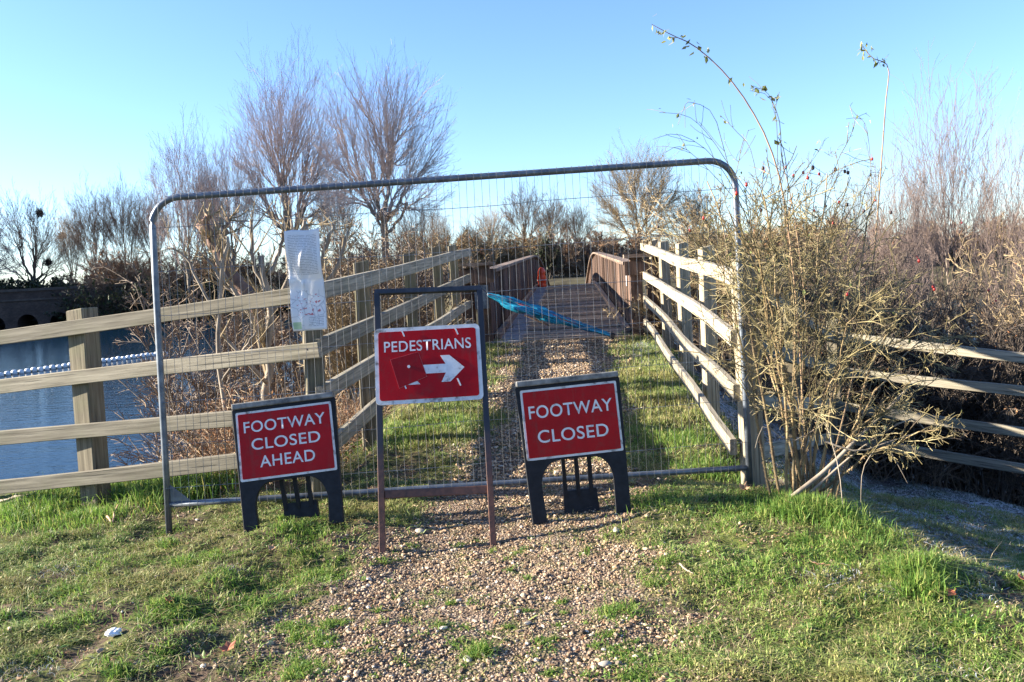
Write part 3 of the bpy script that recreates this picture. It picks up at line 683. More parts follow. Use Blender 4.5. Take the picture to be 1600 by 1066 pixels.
# a belt of unseen evergreens added left of the frame : it keeps the foot of the far bank in the shade
for k, (x_, y_, h_, lab) in enumerate([(-68, 66, 13, 'unseen dense shade evergreen nearest the water beyond the left edge'), (-71, 75, 15, 'unseen dense shade evergreen second along the belt beyond the left edge'), (-74, 84, 15, 'unseen dense shade evergreen third along the belt beyond the left edge'), (-78, 93, 15, 'unseen dense shade evergreen farthest along the belt beyond the left edge')]):
    bush('unseen_shade_tree', lab, (x_, y_, float(gz(x_, y_))), h_, 8.5, M['twig_dark'], np.random.default_rng(300+k), 60, (12, .6, .42), (10, .6, .42), (0,), .09, .03, .005, (6500, .42, M['leaf_dark']), 'unseen shade evergreens beyond the left edge', 'tree')

# ------------------------------------------------------------------ far masonry on the left bank
M['dark_brick'] = None
m, nt, b = newmat('old_dark_brick')
br_ = nt.nodes.new('ShaderNodeTexBrick'); br_.inputs['Scale'].default_value = 3.2
br_.inputs['Color1'].default_value = (.05,.032,.025,1); br_.inputs['Color2'].default_value = (.085,.055,.042,1); br_.inputs['Mortar'].default_value = (.06,.055,.05,1); br_.inputs['Mortar Size'].default_value = .012
tc = nt.nodes.new('ShaderNodeTexCoord'); sx = nt.nodes.new('ShaderNodeSeparateXYZ'); cx = nt.nodes.new('ShaderNodeCombineXYZ')
nt.links.new(tc.outputs['Object'], sx.inputs[0]); nt.links.new(sx.outputs[0], cx.inputs[0]); nt.links.new(sx.outputs[2], cx.inputs[1]); nt.links.new(cx.outputs[0], br_.inputs['Vector'])
nt.links.new(mix(nt, 1.0, br_.outputs[0], ramp(nt, noise(nt, 1.1, 5), [(.3, gray(.5)), (.7, gray(1.1))]), 'MULTIPLY'), b.inputs['Base Color']); b.inputs['Roughness'].default_value = .9
M['dark_brick'] = m
M['dark_wall'] = simple('stained_dark_concrete', [(.3,(.018,.020,.026)), (.7,(.05,.052,.06))], 1.2, .85, .2, .02)
M['coping'] = simple('stone_coping', [(.3,(.045,.034,.028)), (.7,(.085,.065,.052))], 3, .85, .2, .01)
def arch_wall(e, x0, x1, z0, z1, y, th, centres, rad, spring):
    """wall with round-headed openings : columns between arches plus the spandrels"""
    pts = [(x0, z0)]
    for c in centres:
        pts += [(c-rad, z0), (c-rad, spring)] + [(c-rad*math.cos(a), spring+rad*math.sin(a)) for a in np.linspace(.15, math.pi-.15, 11)] + [(c+rad, spring), (c+rad, z0)]
    pts += [(x1, z0), (x1, z1), (x0, z1)]
    mb = MB(); mb.prism(pts, y, y+th); return mb
bs = P(100, 520, 74); e = empty('brick_bridge', (bs[0], 74, WZ), 'dark old brick bridge with low arches on the far bank at the left edge', 'bridge', rot=(0, 0, R(10)))
arch_wall(e, -14, 5.2, -.9, 3.25, 0, 3.2, [-11.5, -8.5, -5.6, -2.9, -.2, 2.6], .85, .35).build('wall', M['dark_brick'], e, world=False)
mb = MB(); mb.box((-4.4, 3.6, 1.0), (18.8, .5, 4.0)); mb.build('arch_shade_backing', M['dark_wall'], e, world=False)  # dark backing added so the arch openings look shadowed
mb = MB(); mb.box((-4.4, 1.6, 3.37), (19.6, 3.5, .24)); mb.build('coping', M['coping'], e, world=False)
mb = MB(); mb.box((-4.4, -.06, 2.5), (19.3, .12, .16)); mb.build('string_course', M['coping'], e, world=False)
a = P(170, 520, 75.5); c = P(620, 520, 74.0)
e = empty('river_wall', (a[0], 75.5, WZ), 'low dark retaining wall along the far water edge', 'wall', rot=(0, 0, math.atan2(-1.5, c[0]-a[0])))
L = float(np.hypot(c[0]-a[0], 1.5))
mb = MB(); mb.box((L/2, .3, .0), (L, .6, 1.6)); mb.build('wall', M['dark_wall'], e, world=False)
mb = MB(); mb.box((L/2, .26, .86), (L+.1, .75, .12)); mb.build('coping', M['dark_wall'], e, world=False)

# white float boom across the water
M['float'] = simple('white_float', [(.3,(.55,.55,.53)), (.7,(.75,.75,.73))], 3, .5, .05)
M['float_strap'] = simple('yellowed_collar', [(.3,(.30,.24,.10)), (.7,(.45,.38,.2))], 3, .6, 0)
A, B = P(-60, 600, 29.5), P(262, 552, 37); A[2] = B[2] = WZ + .04
e = empty('float_boom', A, 'long boom of white floats strung across the river', 'boom')
n = 36
for i in range(n):
    p = A + (B-A)*(i/n); q = A + (B-A)*((i+.86)/n); off = np.array([0, .25*math.sin(i/n*math.pi), .015*math.sin(i*2.1)])
    t = np.linspace(0, 1, 7); rr = .12*np.array([.45, .85, 1, 1, 1, .85, .45])
    mb = MB(); mb.tubes((p+off)[None, None] + t[None, :, None]*(q-p)[None, None], rr[None], 10, True); mb.build('float', M['float'], e, True)
mb = MB(); mb.tubes(np.stack([A + (B-A)*s + np.array([0, .25*math.sin(s*math.pi), 0]) for s in np.linspace(0, 1, 40)])[None], .05, 6); mb.build('cable', M['float_strap'], e)

# ------------------------------------------------------------------ fences
def plank(name, p, q, h, th, mat, parent, r, segs=10, bend=.006, tilt=0):
    """a sawn rail from p to q: own axis X along it, slightly bowed, chamfered edges and rough ends"""
    p, q = np.asarray(p, float), np.asarray(q, float); L = float(np.linalg.norm(q-p)); X = (q-p)/L
    Yv = norm(np.cross(UP, X)); Z = np.cross(X, Yv)
    c = min(h, th)*.10
    prof = np.array([(-th/2+c, -h/2), (th/2-c, -h/2), (th/2, -h/2+c), (th/2, h/2-c), (th/2-c, h/2), (-th/2+c, h/2), (-th/2, h/2-c), (-th/2, -h/2+c)])
    xs = np.linspace(0, L, segs+1); ph = r.uniform(0, 6)
    V = []
    for x in xs:
        b1 = bend*math.sin(x*1.7+ph); b2 = bend*math.sin(x*1.1+ph*2)
        k = 1 + .035*math.sin(x*3.1+ph)
        for a, z in prof: V.append((x + r.normal(0, .0012), a + b1, z*k + b2))
    n = 8; f = []
    for i in range(segs):
        for j in range(n): f.append((i*n+j, i*n+(j+1) % n, (i+1)*n+(j+1) % n, (i+1)*n+j))
    caps = np.array([list(range(n))[::-1], list(range(segs*n, segs*n+n))])
    me = mesh_np(name, V, [np.array(f), caps]); me.materials.append(mat)
    o = bpy.data.objects.new(name, me); COL.objects.link(o)
    Mx = Matrix(np.stack([X, Yv, Z], 1).tolist()).to_4x4(); Mx.translation = Vector(p)
    o.parent = parent; o.matrix_basis = Matrix.Translation(-parent.matrix_world.translation) @ Mx
    return o
def post(p_base, p_top, w, d, yaw, mat, parent, r, name='post'):
    p, q = np.asarray(p_base, float), np.asarray(p_top, float); L = float(np.linalg.norm(q-p)); Z = (q-p)/L
    X = np.array([math.cos(yaw), math.sin(yaw), 0]); X = norm(X - Z*(X@Z)); Yv = np.cross(Z, X)
    c = .008; a, b_ = w/2, d/2
    prof = [(-a+c,-b_),(a-c,-b_),(a,-b_+c),(a,b_-c),(a-c,b_),(-a+c,b_),(-a,b_-c),(-a,-b_+c)]
    zs = [-.35, 0, L*.3, L*.6, L*.85, L-.006, L]; V = []; n = 8
    for i, z in enumerate(zs):
        k = .94 if i == len(zs)-1 else 1
        for x_, y_ in prof: V.append((x_*k + r.normal(0, .0012), y_*k + r.normal(0, .0012), z + (.02*x_/w if i >= len(zs)-2 else 0)))
    f = [(i*n+j, i*n+(j+1) % n, (i+1)*n+(j+1) % n, (i+1)*n+j) for i in range(len(zs)-1) for j in range(n)]
    me = mesh_np(name, V, [np.array(f), np.array([list(range(n))[::-1], list(range((len(zs)-1)*n, len(zs)*n))])]); me.materials.append(mat)
    o = bpy.data.objects.new(name, me); COL.objects.link(o)
    Mx = Matrix(np.stack([X, Yv, Z], 1).tolist()).to_4x4(); Mx.translation = Vector(p)
    o.parent = parent; o.matrix_basis = Matrix.Translation(-parent.matrix_world.translation) @ Mx
    return o
fr = np.random.default_rng(77)
# A: frontal run beside the water
c0 = P(150, 800, 5.55)
e = empty('rail_fence', c0, 'weathered four-rail wooden fence at the left beside the water', 'fence', 'post and rail fences')
for y0, y1 in [(536, 456), (612, 546), (690, 641), (766, 706)]:
    plank('rail', P(-90, y0+4, 5.93), P(500, y1, 5.16), .099, .042, M['rail'], e, fr, 14)
post(P(152, 801, 5.72), P(128, 483, 5.72), .15, .14, R(-20), M['post'], e, fr)
post(P(-230, 800, 6.2), P(-260, 500, 6.2), .13, .12, R(-6), M['post'], e, fr)
post(P(502, 775, 5.30), P(484, 448, 5.30), .12, .12, R(20), M['post'], e, fr)
for px, ys in ((118, (518, 600, 678, 754)), (134, (516, 598, 677, 752)), (482, (456, 546, 641, 706))):
    for y_ in ys:
        q = P(px, y_, 5.66 if px < 300 else 5.18); q[1] -= .028
        mb = MB(); mb.tubes(np.array([q, q + np.array([0, .03, 0])])[None], .0055, 8, True); mb.build('nail', M['black_frame'], e)
# B: left run up the ramp
c0 = P(585, 650, 6.8)
e = empty('rail_fence', c0, 'weathered wooden fence climbing the left side of the ramp to the footbridge', 'fence', 'post and rail fences')
for y0, y1 in [(456, 394), (545, 434), (619, 476), (712, 505)]:
    plank('rail', P(498, y0, 5.22), P(734, y1, 11.9), .11, .045, M['rail'], e, fr, 14)
for px, pt, Y, pb in [(586, 408, 6.85, 660), (657, 395, 8.65, 600), (698, 385, 10.3, 560), (722, 383, 11.6, 545)]:
    t = P(px-6, pt, Y); bt = P(px+6, pb, Y); bt[2] = float(gz(bt[0], bt[1]))
    t[0] -= .085; bt[0] -= .085
    post(bt, t, .12, .12, R(5), M['post'], e, fr)
# C: right run up the ramp
c0 = P(1172, 765, 5.3)
e = empty('rail_fence', c0, 'sunlit pale wooden fence on the right side of the ramp', 'fence', 'post and rail fences')
for y0, y1 in [(438, 386), (526, 426), (616, 462), (700, 496)]:
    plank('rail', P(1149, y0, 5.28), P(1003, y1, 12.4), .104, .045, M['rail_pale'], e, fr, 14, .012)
for px, pt, Y, pb in [(1088, 386, 7.3, 600), (1053, 380, 9.1, 555), (1026, 378, 10.9, 530), (1012, 376, 12.1, 520)]:
    t = P(px, pt, Y); bt = P(px+8, pb, Y); bt[2] = float(gz(bt[0], bt[1])) - .1
    t[0] += .085; bt[0] += .085
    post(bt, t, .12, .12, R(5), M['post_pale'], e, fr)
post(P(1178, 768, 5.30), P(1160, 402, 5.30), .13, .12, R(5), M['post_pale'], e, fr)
# D: run going down the slope to the right
c0 = P(1300, 720, 8.8)
e = empty('rail_fence', c0, 'wooden fence running down the frosty slope behind the rose bush', 'fence', 'post and rail fences')
for y0, y1, y2 in [(456, 527, 556), (543, 577, 615), (626, 632, 677), (706, 684, 736)]:
    plank('rail', P(1182, y0, 5.34), P(1302, y1, 8.75), .10, .045, M['rail'], e, fr, 12)
    plank('rail', P(1298, y1-1, 8.73), P(1720, y2+13, 7.1), .092, .045, M['rail'], e, fr, 12, .022)
for px, pt, Y in [(1301, 500, 8.95), (1672, 520, 7.75), (1236, 455, 7.15)]:
    t = P(px, pt, Y); bt = P(px+10, 760, Y); bt[2] = float(gz(bt[0], bt[1])) - .1; t[2] = max(t[2], bt[2]+1.2)
    post(bt, t, .12, .12, R(-30), M['post'], e, fr)

# ------------------------------------------------------------------ footbridge
def bz(Y):
    """deck height: gentle climb, crest about Y 31, then falling away"""
    Y = np.asarray(Y, float)
    return np.where(Y < 26, .455 + .026*(Y-12), np.where(Y < 36, .455+.026*14 + .026*(Y-26) - .5*.0142*(Y-26)**2, .455+.364+.26-.71 - .116*(Y-36)))
BD = np.array([.0745, 1.0]); BC = np.array([.735, 12.0])
ux = norm(np.array([BD[1], -BD[0]]))                       # to the right across the deck
def bp(Y, s, z=0):                                         # point at depth Y, s metres right of the axis
    c = BC + (Y-12)*BD; return np.array([c[0] + ux[0]*s, c[1] + ux[1]*s, float(bz(Y)) + z])
e = empty('footbridge', bp(12, 0, -.4), 'brown timber footbridge with boarded parapets rising to a crest beyond the ramp', 'bridge')
HW = 1.0
mbD = MB(); yy = 12.0; k = 0
Mrot = Matrix.Rotation(-math.atan2(BD[0], BD[1]), 3, 'Z')
while yy < 46:
    w = .145; c = bp(yy + w/2, 0, -.03); sl_ = float(bz(yy+w)-bz(yy))/w
    mbD.box(c + np.array([0, 0, fr.normal(0, .006)]), (2*HW+.1, w-.034, .06), np.array(Mrot @ Matrix.Rotation(math.atan(sl_), 3, 'X'))); yy += w
mbD.build('deck', M['deck'], e)
mb = MB()
for s in (-.8, 0, .8):
    for a in np.arange(12.05, 45, 3):
        p, q = bp(a, s, -.25), bp(a+3, s, -.25); d = q-p
        mb.box((p+q)/2, (.15, float(np.linalg.norm(d)), .32), np.array(Mrot @ Matrix.Rotation(math.atan2(d[2], d[1]), 3, 'X')))
mb.build('beam', M['bridge_wood'], e)
mb = MB(); p = bp(11.96, 0, -.13); mb.box(p, (2.2, .06, .26), np.array(Mrot)); mb.build('threshold_board', M['deck'], e)
for sgn in (-1, 1):
    mb = MB(); yy = 12.25
    while yy < 45.5:                                       # upright boards
        mb.box(bp(yy+.07, sgn*(HW+.05 + fr.uniform(-.007, .007)), .50 + fr.normal(0, .008)), (.03, .130, .98), np.array(Mrot @ Matrix.Rotation(fr.normal(0, .03), 3, 'Z'))); yy += .142
    par = mb.build('parapet', M['bridge_wood'], e)
    for a in np.arange(12.2, 44, 3.0):
        p, q = bp(a, sgn*(HW+.04), 1.05), bp(a+3.02, sgn*(HW+.04), 1.05)
        for i in range(3):
            p_ = bp(a+i, sgn*(HW+.03), 1.03); q_ = bp(a+i+1.003, sgn*(HW+.03), 1.03)
            plank('handrail', p_, q_, .055, .20, M['bridge_rail'], e, fr, 2, .0)
    mbk = MB()
    for a in np.arange(12.2, 45, 1.0):
        p, q = bp(a, sgn*(HW-.04), .05), bp(a+1, sgn*(HW-.04), .05); d = q-p
        mbk.box((p+q)/2, (.075, float(np.linalg.norm(d)), .10), np.array(Mrot @ Matrix.Rotation(math.atan2(d[2], d[1]), 3, 'X')))
    mbk.build('kerb', M['bridge_rail'], e)
    for Yp, s, w, top in [(12.05, HW+.10, .17, 1.12), (12.10, HW+.36, .19, 1.08)]:
        b_, t_ = bp(Yp, sgn*s, -.5), bp(Yp, sgn*s, top); post(b_, t_, w, w, R(-4), M['bridge_wood'], e, fr, 'end_post')
    mb = MB(); mb.box(bp(11.98, sgn*(HW+.22), .96), (.56, .07, .2), np.array(Mrot)); mb.build('wing_board', M['bridge_wood'], e)
    mb = MB(); mb.box(bp(12.0, sgn*(HW+.24), 1.135), (.62, .24, .05), np.array(Mrot)); mb.build('cap_board', M['bridge_rail'], e)
mb = MB(); mb.box(bp(11.93, -(HW+.14), .66), (.20, .03, .34), np.array(Mrot)); mb.build('latch_plate', M['steel'], e)
M['label_white'] = simple('white_plastic', [(.3, gray(.62)), (.7, gray(.75))], 5, .5, 0)
mb = MB(); p = bp(12.9, HW+.02, .78); mb.box(p, (.006, .09, .24), np.array(Mrot)); mb.build('marker_plate', M['label_white'], e)
for i in range(6):
    mb = MB(); p = bp(12.0, HW+.22, .12+.14*i); mb.box(p + np.array([0, -.12, 0]), (.05, .03, .05), np.array(Mrot)); mb.build('bolt_block', M['bridge_rail'], e)

# rolled blue banner across the entrance
m, nt, b = newmat('blue_plastic_sheet')
u = noise(nt, 3.0, 4, .6, 'Object', (.8, 14, 14)); w2 = noise(nt, 2.0, 2, .5, 'Object', (1.3, 9, 9))
col = ramp(nt, u, [(.38,(.004,.06,.12)), (.52,(.010,.19,.33)), (.64,(.045,.38,.54)), (.73,(.45,.60,.66))])  # pale fold highlights and dark fold shade are put into the streak colours
col = mix(nt, ramp(nt, w2, [(.63, gray(0)), (.67, gray(.9))]), col, (.28,.04,.045))
nt.links.new(col, b.inputs['Base Color']); b.inputs['Roughness'].default_value = .3
A, B = P(763, 459, 11.75), P(955, 524, 11.45)
A[0] -= .01; L = float(np.linalg.norm(B-A)); X = norm(B-A); Yv = norm(np.cross(UP, X)); Z = np.cross(X, Yv)
rb = np.random.default_rng(5); n, sd = 70, 22; V = []
fold = rb.normal(0, 1, (6,)); 
for i in range(n+1):
    t = i/n; env = (.35 + .65*min(1, t/.16))*(1 if t < .5 else 1-.62*(t-.5)/.5)
    for j in range(sd):
        a = j/sd*2*math.pi
        rr = .048*env*(1 + .30*math.sin(3*a + 11*t + fold[0]) + .26*math.sin(7*a - 17*t + fold[1]) + .2*math.sin(5*a+31*t) + rb.normal(0, .07))
        low = max(0, -math.sin(a)); rr += low*.05*env*(math.exp(-((t-.32)/.3)**2)*.8 + .35) * (1 + .35*math.sin(21*t+2*a))
        V.append((t*L, rr*math.cos(a)*.8, rr*math.sin(a)))
f = [(i*sd+j, i*sd+(j+1) % sd, (i+1)*sd+(j+1) % sd, (i+1)*sd+j) for i in range(n) for j in range(sd)]
me = mesh_np('sheet', V, [np.array(f), np.array([list(range(sd))[::-1], list(range(n*sd, (n+1)*sd))])], True); me.materials.append(m)
e = empty('rolled_banner', A, 'crumpled roll of bright blue plastic sheeting slung diagonally across the bridge entrance', 'banner')
o = bpy.data.objects.new('sheet', me); COL.objects.link(o); o.parent = e
o.matrix_basis = Matrix(np.stack([X, Yv, Z], 1).tolist()).to_4x4()
mb = MB(); mb.tubes(np.stack([B - X*.01, B + X*.05])[None], .042, 12, True); mb.build('end_cap', M['plastic'], e)
mb = MB(); mb.tubes(np.stack([A - X*.10 + UP*.05, A + X*.02])[None], .008, 6, True); mb.build('tie', M['black_frame'], e)
q = A + X*.55 - UP*.13; mb = MB(); mb.tubes(np.stack([q, q + X*.38 - UP*.03])[None], .012, 6, True); mb.build('pole', M['bridge_wood'], e)

# orange bundle at the bridge crest
M['orange'] = simple('bright_orange_plastic', [(.3,(.65,.035,.012)), (.7,(.85,.10,.02))], 9, .35, .3, .02)
c = bp(27.2, -(HW-.22), 0); e = empty('orange_barrier', c, 'bright orange plastic barrel standing by the left parapet at the bridge crest', 'barrier')
prof = [(.10,0),(.14,.02),(.14,.07),(.12,.10),(.135,.16),(.14,.27),(.135,.36),(.115,.40),(.125,.43),(.12,.52),(.09,.60),(.05,.64),(.0,.65)]
sd = 18; V = [(c[0]+r_*math.cos(a), c[1]+r_*math.sin(a), c[2]+z) for r_, z in prof for a in np.arange(sd)*2*math.pi/sd]
f = [(i*sd+j, i*sd+(j+1) % sd, (i+1)*sd+(j+1) % sd, (i+1)*sd+j) for i in range(len(prof)-1) for j in range(sd)]
mb = MB(); mb.add(V, [np.array(f)]); mb.build('drum', M['orange'], e, True)
mb = MB(); mb.tubes(np.array([[c[0]+.145*math.cos(a), c[1]+.145*math.sin(a), c[2]+.235] for a in np.linspace(0, 6.2832, 24)])[None], .012, 6); mb.build('band', M['label_white'], e)

# ------------------------------------------------------------------ steel mesh fence panel
BLc, BRc, TLc, TRc = P(265, 838, 4.86), P(1172, 764, 5.02), P(236, 311, 4.94), P(1147, 249, 5.10)
PW, PH = 3.5, 2.05
def pp(u, v, off=0):
    a, b_ = u/PW, v/PH
    p = (BLc*(1-a) + BRc*a)*(1-b_) + (TLc*(1-a) + TRc*a)*b_
    return p + np.array([0, -1, 0])*off
e = empty('mesh_panel', (BLc+BRc)/2, 'tall galvanised steel mesh fence panel with rounded corners blocking the path', 'fence panel')
RC = .16; rt = .0195
top = [(0, 0), (0, .5), (0, 1.0), (0, 1.5), (0, PH-RC)] + [(RC-RC*math.cos(a), PH-RC+RC*math.sin(a)) for a in np.linspace(.2, math.pi/2, 7)] + [(u, PH) for u in np.linspace(.5, 3.0, 6)] + [(PW-RC+RC*math.sin(a), PH-RC+RC*math.cos(a)) for a in np.linspace(0, math.pi/2, 8)] + [(PW, v) for v in (1.5, 1.0, .5, 0)]
mb = MB(); mb.tubes(np.array([pp(u, v) for u, v in top])[None], rt, 14, True); mb.build('frame', M['steel'], e, True)
bl, brr = .195, .135
def vb(u): return bl + (brr-bl)*u/PW
mb = MB(); mb.tubes(np.array([pp(u, vb(u)) for u in np.linspace(.015, PW-.015, 9)])[None], rt*.92, 12, True); mb.build('bottom_bar', M['steel'], e, True)
mb = MB(); g = [pp(.018, vb(0)+.12), pp(.018, vb(0)-.01), pp(.15, vb(0)+.0)]
mb.add(np.array([q + np.array([0, -.004, 0]) for q in g] + [q + np.array([0, .004, 0]) for q in g]), [np.array([[0,1,2],[3,5,4]]), np.array([[0,3,4,1],[1,4,5,2],[2,5,3,0]])]); mb.build('gusset', M['steel'], e)
mb = MB(); us = np.arange(.045, PW-.02, .0455); wv = []
for u in us:
    hi = PH
    if u < RC: hi = PH-RC+math.sqrt(max(0, RC*RC-(RC-u)**2))
    if u > PW-RC: hi = PH-RC+math.sqrt(max(0, RC*RC-(u-PW+RC)**2))
    lo = vb(u); j = fr.normal(0, .002, 8)
    wv.append([pp(u + j[i]*(0 < i < 7), lo - .02 + (hi+.021-lo+.02)*i/7, .0215 if i in (0, 7) else .021 + j[7-i]) for i in range(8)])
mb.tubes(np.array(wv), .0012, 4)
# the wires are bent over the top and bottom tubes
lp = []
for w_ in wv:
    t_ = w_[7]; lp.append([t_, t_ + np.array([0, .012, .004]), t_ + np.array([0, .03, 0]), t_ + np.array([0, .042, -.018])])
    t_ = w_[0]; lp.append([t_, t_ + np.array([0, .012, -.004]), t_ + np.array([0, .03, 0]), t_ + np.array([0, .042, .018])])
mb.tubes(np.array(lp), .0014, 4)
hw = []
for v_ in np.arange(.30, PH-.05, .262):
    a0 = 0 if v_ < PH-RC else RC*.5
    sag = fr.uniform(-.006, .006, 13)
    hw.append([pp(u, v_ + sag[i]*(0 < i < 12), .0185) for i, u in enumerate(np.linspace(a0, PW-a0, 13))])
mb.tubes(np.array(hw), .0018, 4)
mb.build('wire_mesh', M['wire'], e)

# paper notice tied to the mesh
q00, q10, q01, q11 = P(459, 518, 4.90), P(513, 514, 4.91), P(445, 362, 4.925), P(498, 357, 4.935)
nu, nv = 18, 44; V = []; UVs = []
rn = np.random.default_rng(8)
for j in range(nv+1):
    for i in range(nu+1):
        u, v_ = i/nu, j/nv; p = (q00*(1-u)+q10*u)*(1-v_) + (q01*(1-u)+q11*u)*v_
        d = .016*math.sin(v_*9+u*2) + .03*math.exp(-((v_-.5)/.05)**2)*(u-.5)*-1 + .034*math.exp(-(((u-.52-.12*math.sin(v_*8))/.14)**2))*math.exp(-((v_-.68)/.2)**2) + .022*math.exp(-((u-.4-.3*(v_-.3))/.1)**2)*(v_ < .5)
        V.append(p + np.array([0, -.012 - d, .004*math.sin(u*7)*v_])); UVs.append((u, v_))
f = [(j*(nu+1)+i, j*(nu+1)+i+1, (j+1)*(nu+1)+i+1, (j+1)*(nu+1)+i) for j in range(nv) for i in range(nu)]
me = mesh_np('paper_notice', V, [np.array(f)], True)
uvl = me.uv_layers.new(name='UVMap'); li = np.zeros(len(me.loops), np.int32); me.loops.foreach_get('vertex_index', li)
uvl.data.foreach_set('uv', np.array(UVs, np.float32)[li].ravel())
m, nt, b = newmat('printed_paper')
tc = nt.nodes.new('ShaderNodeTexCoord'); sx = nt.nodes.new('ShaderNodeSeparateXYZ'); nt.links.new(tc.outputs['UV'], sx.inputs[0])
U, Vv = sx.outputs[0], sx.outputs[1]
ln = math_(nt, 'GREATER_THAN', math_(nt, 'FRACT', math_(nt, 'MULTIPLY', Vv, 62)), .62)
wd_ = nt.nodes.new('ShaderNodeTexNoise'); wd_.inputs['Scale'].default_value = 1; mp = nt.nodes.new('ShaderNodeMapping'); mp.inputs['Scale'].default_value = (26, 62, 1)
nt.links.new(tc.outputs['UV'], mp.inputs[0]); nt.links.new(mp.outputs[0], wd_.inputs['Vector'])
txt = math_(nt, 'MULTIPLY', ln, math_(nt, 'GREATER_THAN', wd_.outputs['Fac'], .43))
inb = lambda a0, a1, s: math_(nt, 'MULTIPLY', math_(nt, 'GREATER_THAN', s, a0), math_(nt, 'LESS_THAN', s, a1))
area = math_(nt, 'MULTIPLY', inb(.08, .9, U), inb(.55, .95, Vv)); area2 = math_(nt, 'MULTIPLY', inb(.5, .92, U), inb(.04, .13, Vv))
txt = math_(nt, 'MULTIPLY', txt, math_(nt, 'ADD', area, area2, True))
col = mix(nt, math_(nt, 'MULTIPLY', txt, .55), (.80,.80,.80), (.10,.10,.12))
mk = nt.nodes.new('ShaderNodeTexNoise'); mk.inputs['Scale'].default_value = 1; mk.inputs['Detail'].default_value = 2; mp2 = nt.nodes.new('ShaderNodeMapping'); mp2.inputs['Scale'].default_value = (9, 34, 1)
nt.links.new(tc.outputs['UV'], mp2.inputs[0]); nt.links.new(mp2.outputs[0], mk.inputs['Vector'])
red = math_(nt, 'MULTIPLY', math_(nt, 'MULTIPLY', math_(nt, 'GREATER_THAN', mk.outputs['Fac'], .60), inb(.15, .85, U)), inb(.15, .36, Vv))
col = mix(nt, math_(nt, 'MULTIPLY', red, .85), col, (.55,.10,.10))
road = nt.nodes.new('ShaderNodeTexVoronoi'); road.feature = 'DISTANCE_TO_EDGE'; road.inputs['Scale'].default_value = 1; mp3 = nt.nodes.new('ShaderNodeMapping'); mp3.inputs['Scale'].default_value = (4, 12, 1)
nt.links.new(tc.outputs['UV'], mp3.inputs[0]); nt.links.new(mp3.outputs[0], road.inputs['Vector'])
col = mix(nt, math_(nt, 'MULTIPLY', math_(nt, 'MULTIPLY', math_(nt, 'LESS_THAN', road.outputs['Distance'], .03), inb(.05, .4, Vv)), .45), col, (.3,.3,.33))
grn = math_(nt, 'MULTIPLY', inb(.03, .30, U), inb(.02, .09, Vv)); col = mix(nt, math_(nt, 'MULTIPLY', grn, .7), col, (.28,.50,.22))
nt.links.new(col, b.inputs['Base Color']); b.inputs['Roughness'].default_value = .35
tl_ = nt.nodes.new('ShaderNodeBsdfTranslucent'); nt.links.new(col, tl_.inputs[0]); ms = nt.nodes.new('ShaderNodeMixShader'); ms.inputs[0].default_value = .3
nt.links.new(b.outputs[0], ms.inputs[1]); nt.links.new(tl_.outputs[0], ms.inputs[2]); nt.links.new(ms.outputs[0], nt.nodes['Material Output'].inputs[0])
me.materials.append(m); me.transform(Matrix.Translation(-Vector(q00)))
o = bpy.data.objects.new('paper_notice', me); COL.objects.link(o); o.location = tuple(q00)
sm = o.modifiers.new('thickness', 'SOLIDIFY'); sm.thickness = .0012
tag(o, 'crinkled white paper notice with a map, tied to the steel mesh panel', 'notice')

# ------------------------------------------------------------------ signs
def redmat(name, c0, c1):
    m, nt, b = newmat(name)
    f = noise(nt, 5, 6, .65); s_ = noise(nt, 60, 3, .6)
    col = ramp(nt, f, [(.3, c0), (.7, c1)])
    col = mix(nt, ramp(nt, s_, [(.70, gray(0)), (.76, gray(.35))]), col, (.16,.09,.07))
    gr = noise(nt, 9, 8, .75); st_ = noise(nt, 3, 5, .6, 'Object', (9, 1, 1.1))
    col = mix(nt, ramp(nt, gr, [(.52, gray(0)), (.72, gray(.5))]), col, (.075,.045,.035))
    col = mix(nt, ramp(nt, st_, [(.55, gray(0)), (.75, gray(.35))]), col, (.09,.05,.04))
    nt.links.new(col, b.inputs['Base Color']); b.inputs['Roughness'].default_value = .42; b.inputs['Specular IOR Level'].default_value = .18; return m
M['red'] = redmat('red_sign_face', (.28,.0015,.004), (.38,.003,.007))
M['patch_edge'] = simple('worn_patch_edge', [(.3,(.30,.02,.02)),(.7,(.50,.12,.11))], 20, .5, 0)
M['red2'] = redmat('red_cover_patch', (.17,.0012,.004), (.25,.003,.006))
M['sign_white'] = simple('sign_white', [(.33,(.16,.14,.12)), (.45,(.52,.51,.50)), (.8,(.68,.68,.68))], 16, .45, 0)
M['letter'] = simple('white_lettering', [(.30,(.22,.17,.16)), (.42,(.56,.55,.55)), (.8,(.72,.72,.72))], 24, .45, 0)
m, nt, b = newmat('rusting_painted_steel')
tc = nt.nodes.new('ShaderNodeTexCoord'); sx = nt.nodes.new('ShaderNodeSeparateXYZ'); nt.links.new(tc.outputs['Object'], sx.inputs[0])
hz = math_(nt, 'ADD', sx.outputs[2], math_(nt, 'MULTIPLY', noise(nt, 14, 6), .35))
rf = ramp(nt, hz, [(.46, gray(1)), (.80, gray(0))])
rc = ramp(nt, noise(nt, 40, 5), [(.3,(.045,.018,.010)), (.7,(.15,.058,.032))])
nt.links.new(mix(nt, rf, (.014,.017,.026), rc), b.inputs['Base Color']); b.inputs['Roughness'].default_value = .6
M['rusty'] = m
def rrect(x0, x1, z0, z1, r, n=6):
    pts = []
    for cx_, cz_, a0 in ((x1-r, z0+r, -90), (x1-r, z1-r, 0), (x0+r, z1-r, 90), (x0+r, z0+r, 180)):
        for a in np.linspace(a0, a0+90, n): pts.append((cx_ + r*math.cos(R(a)), cz_ + r*math.sin(R(a))))
    return pts
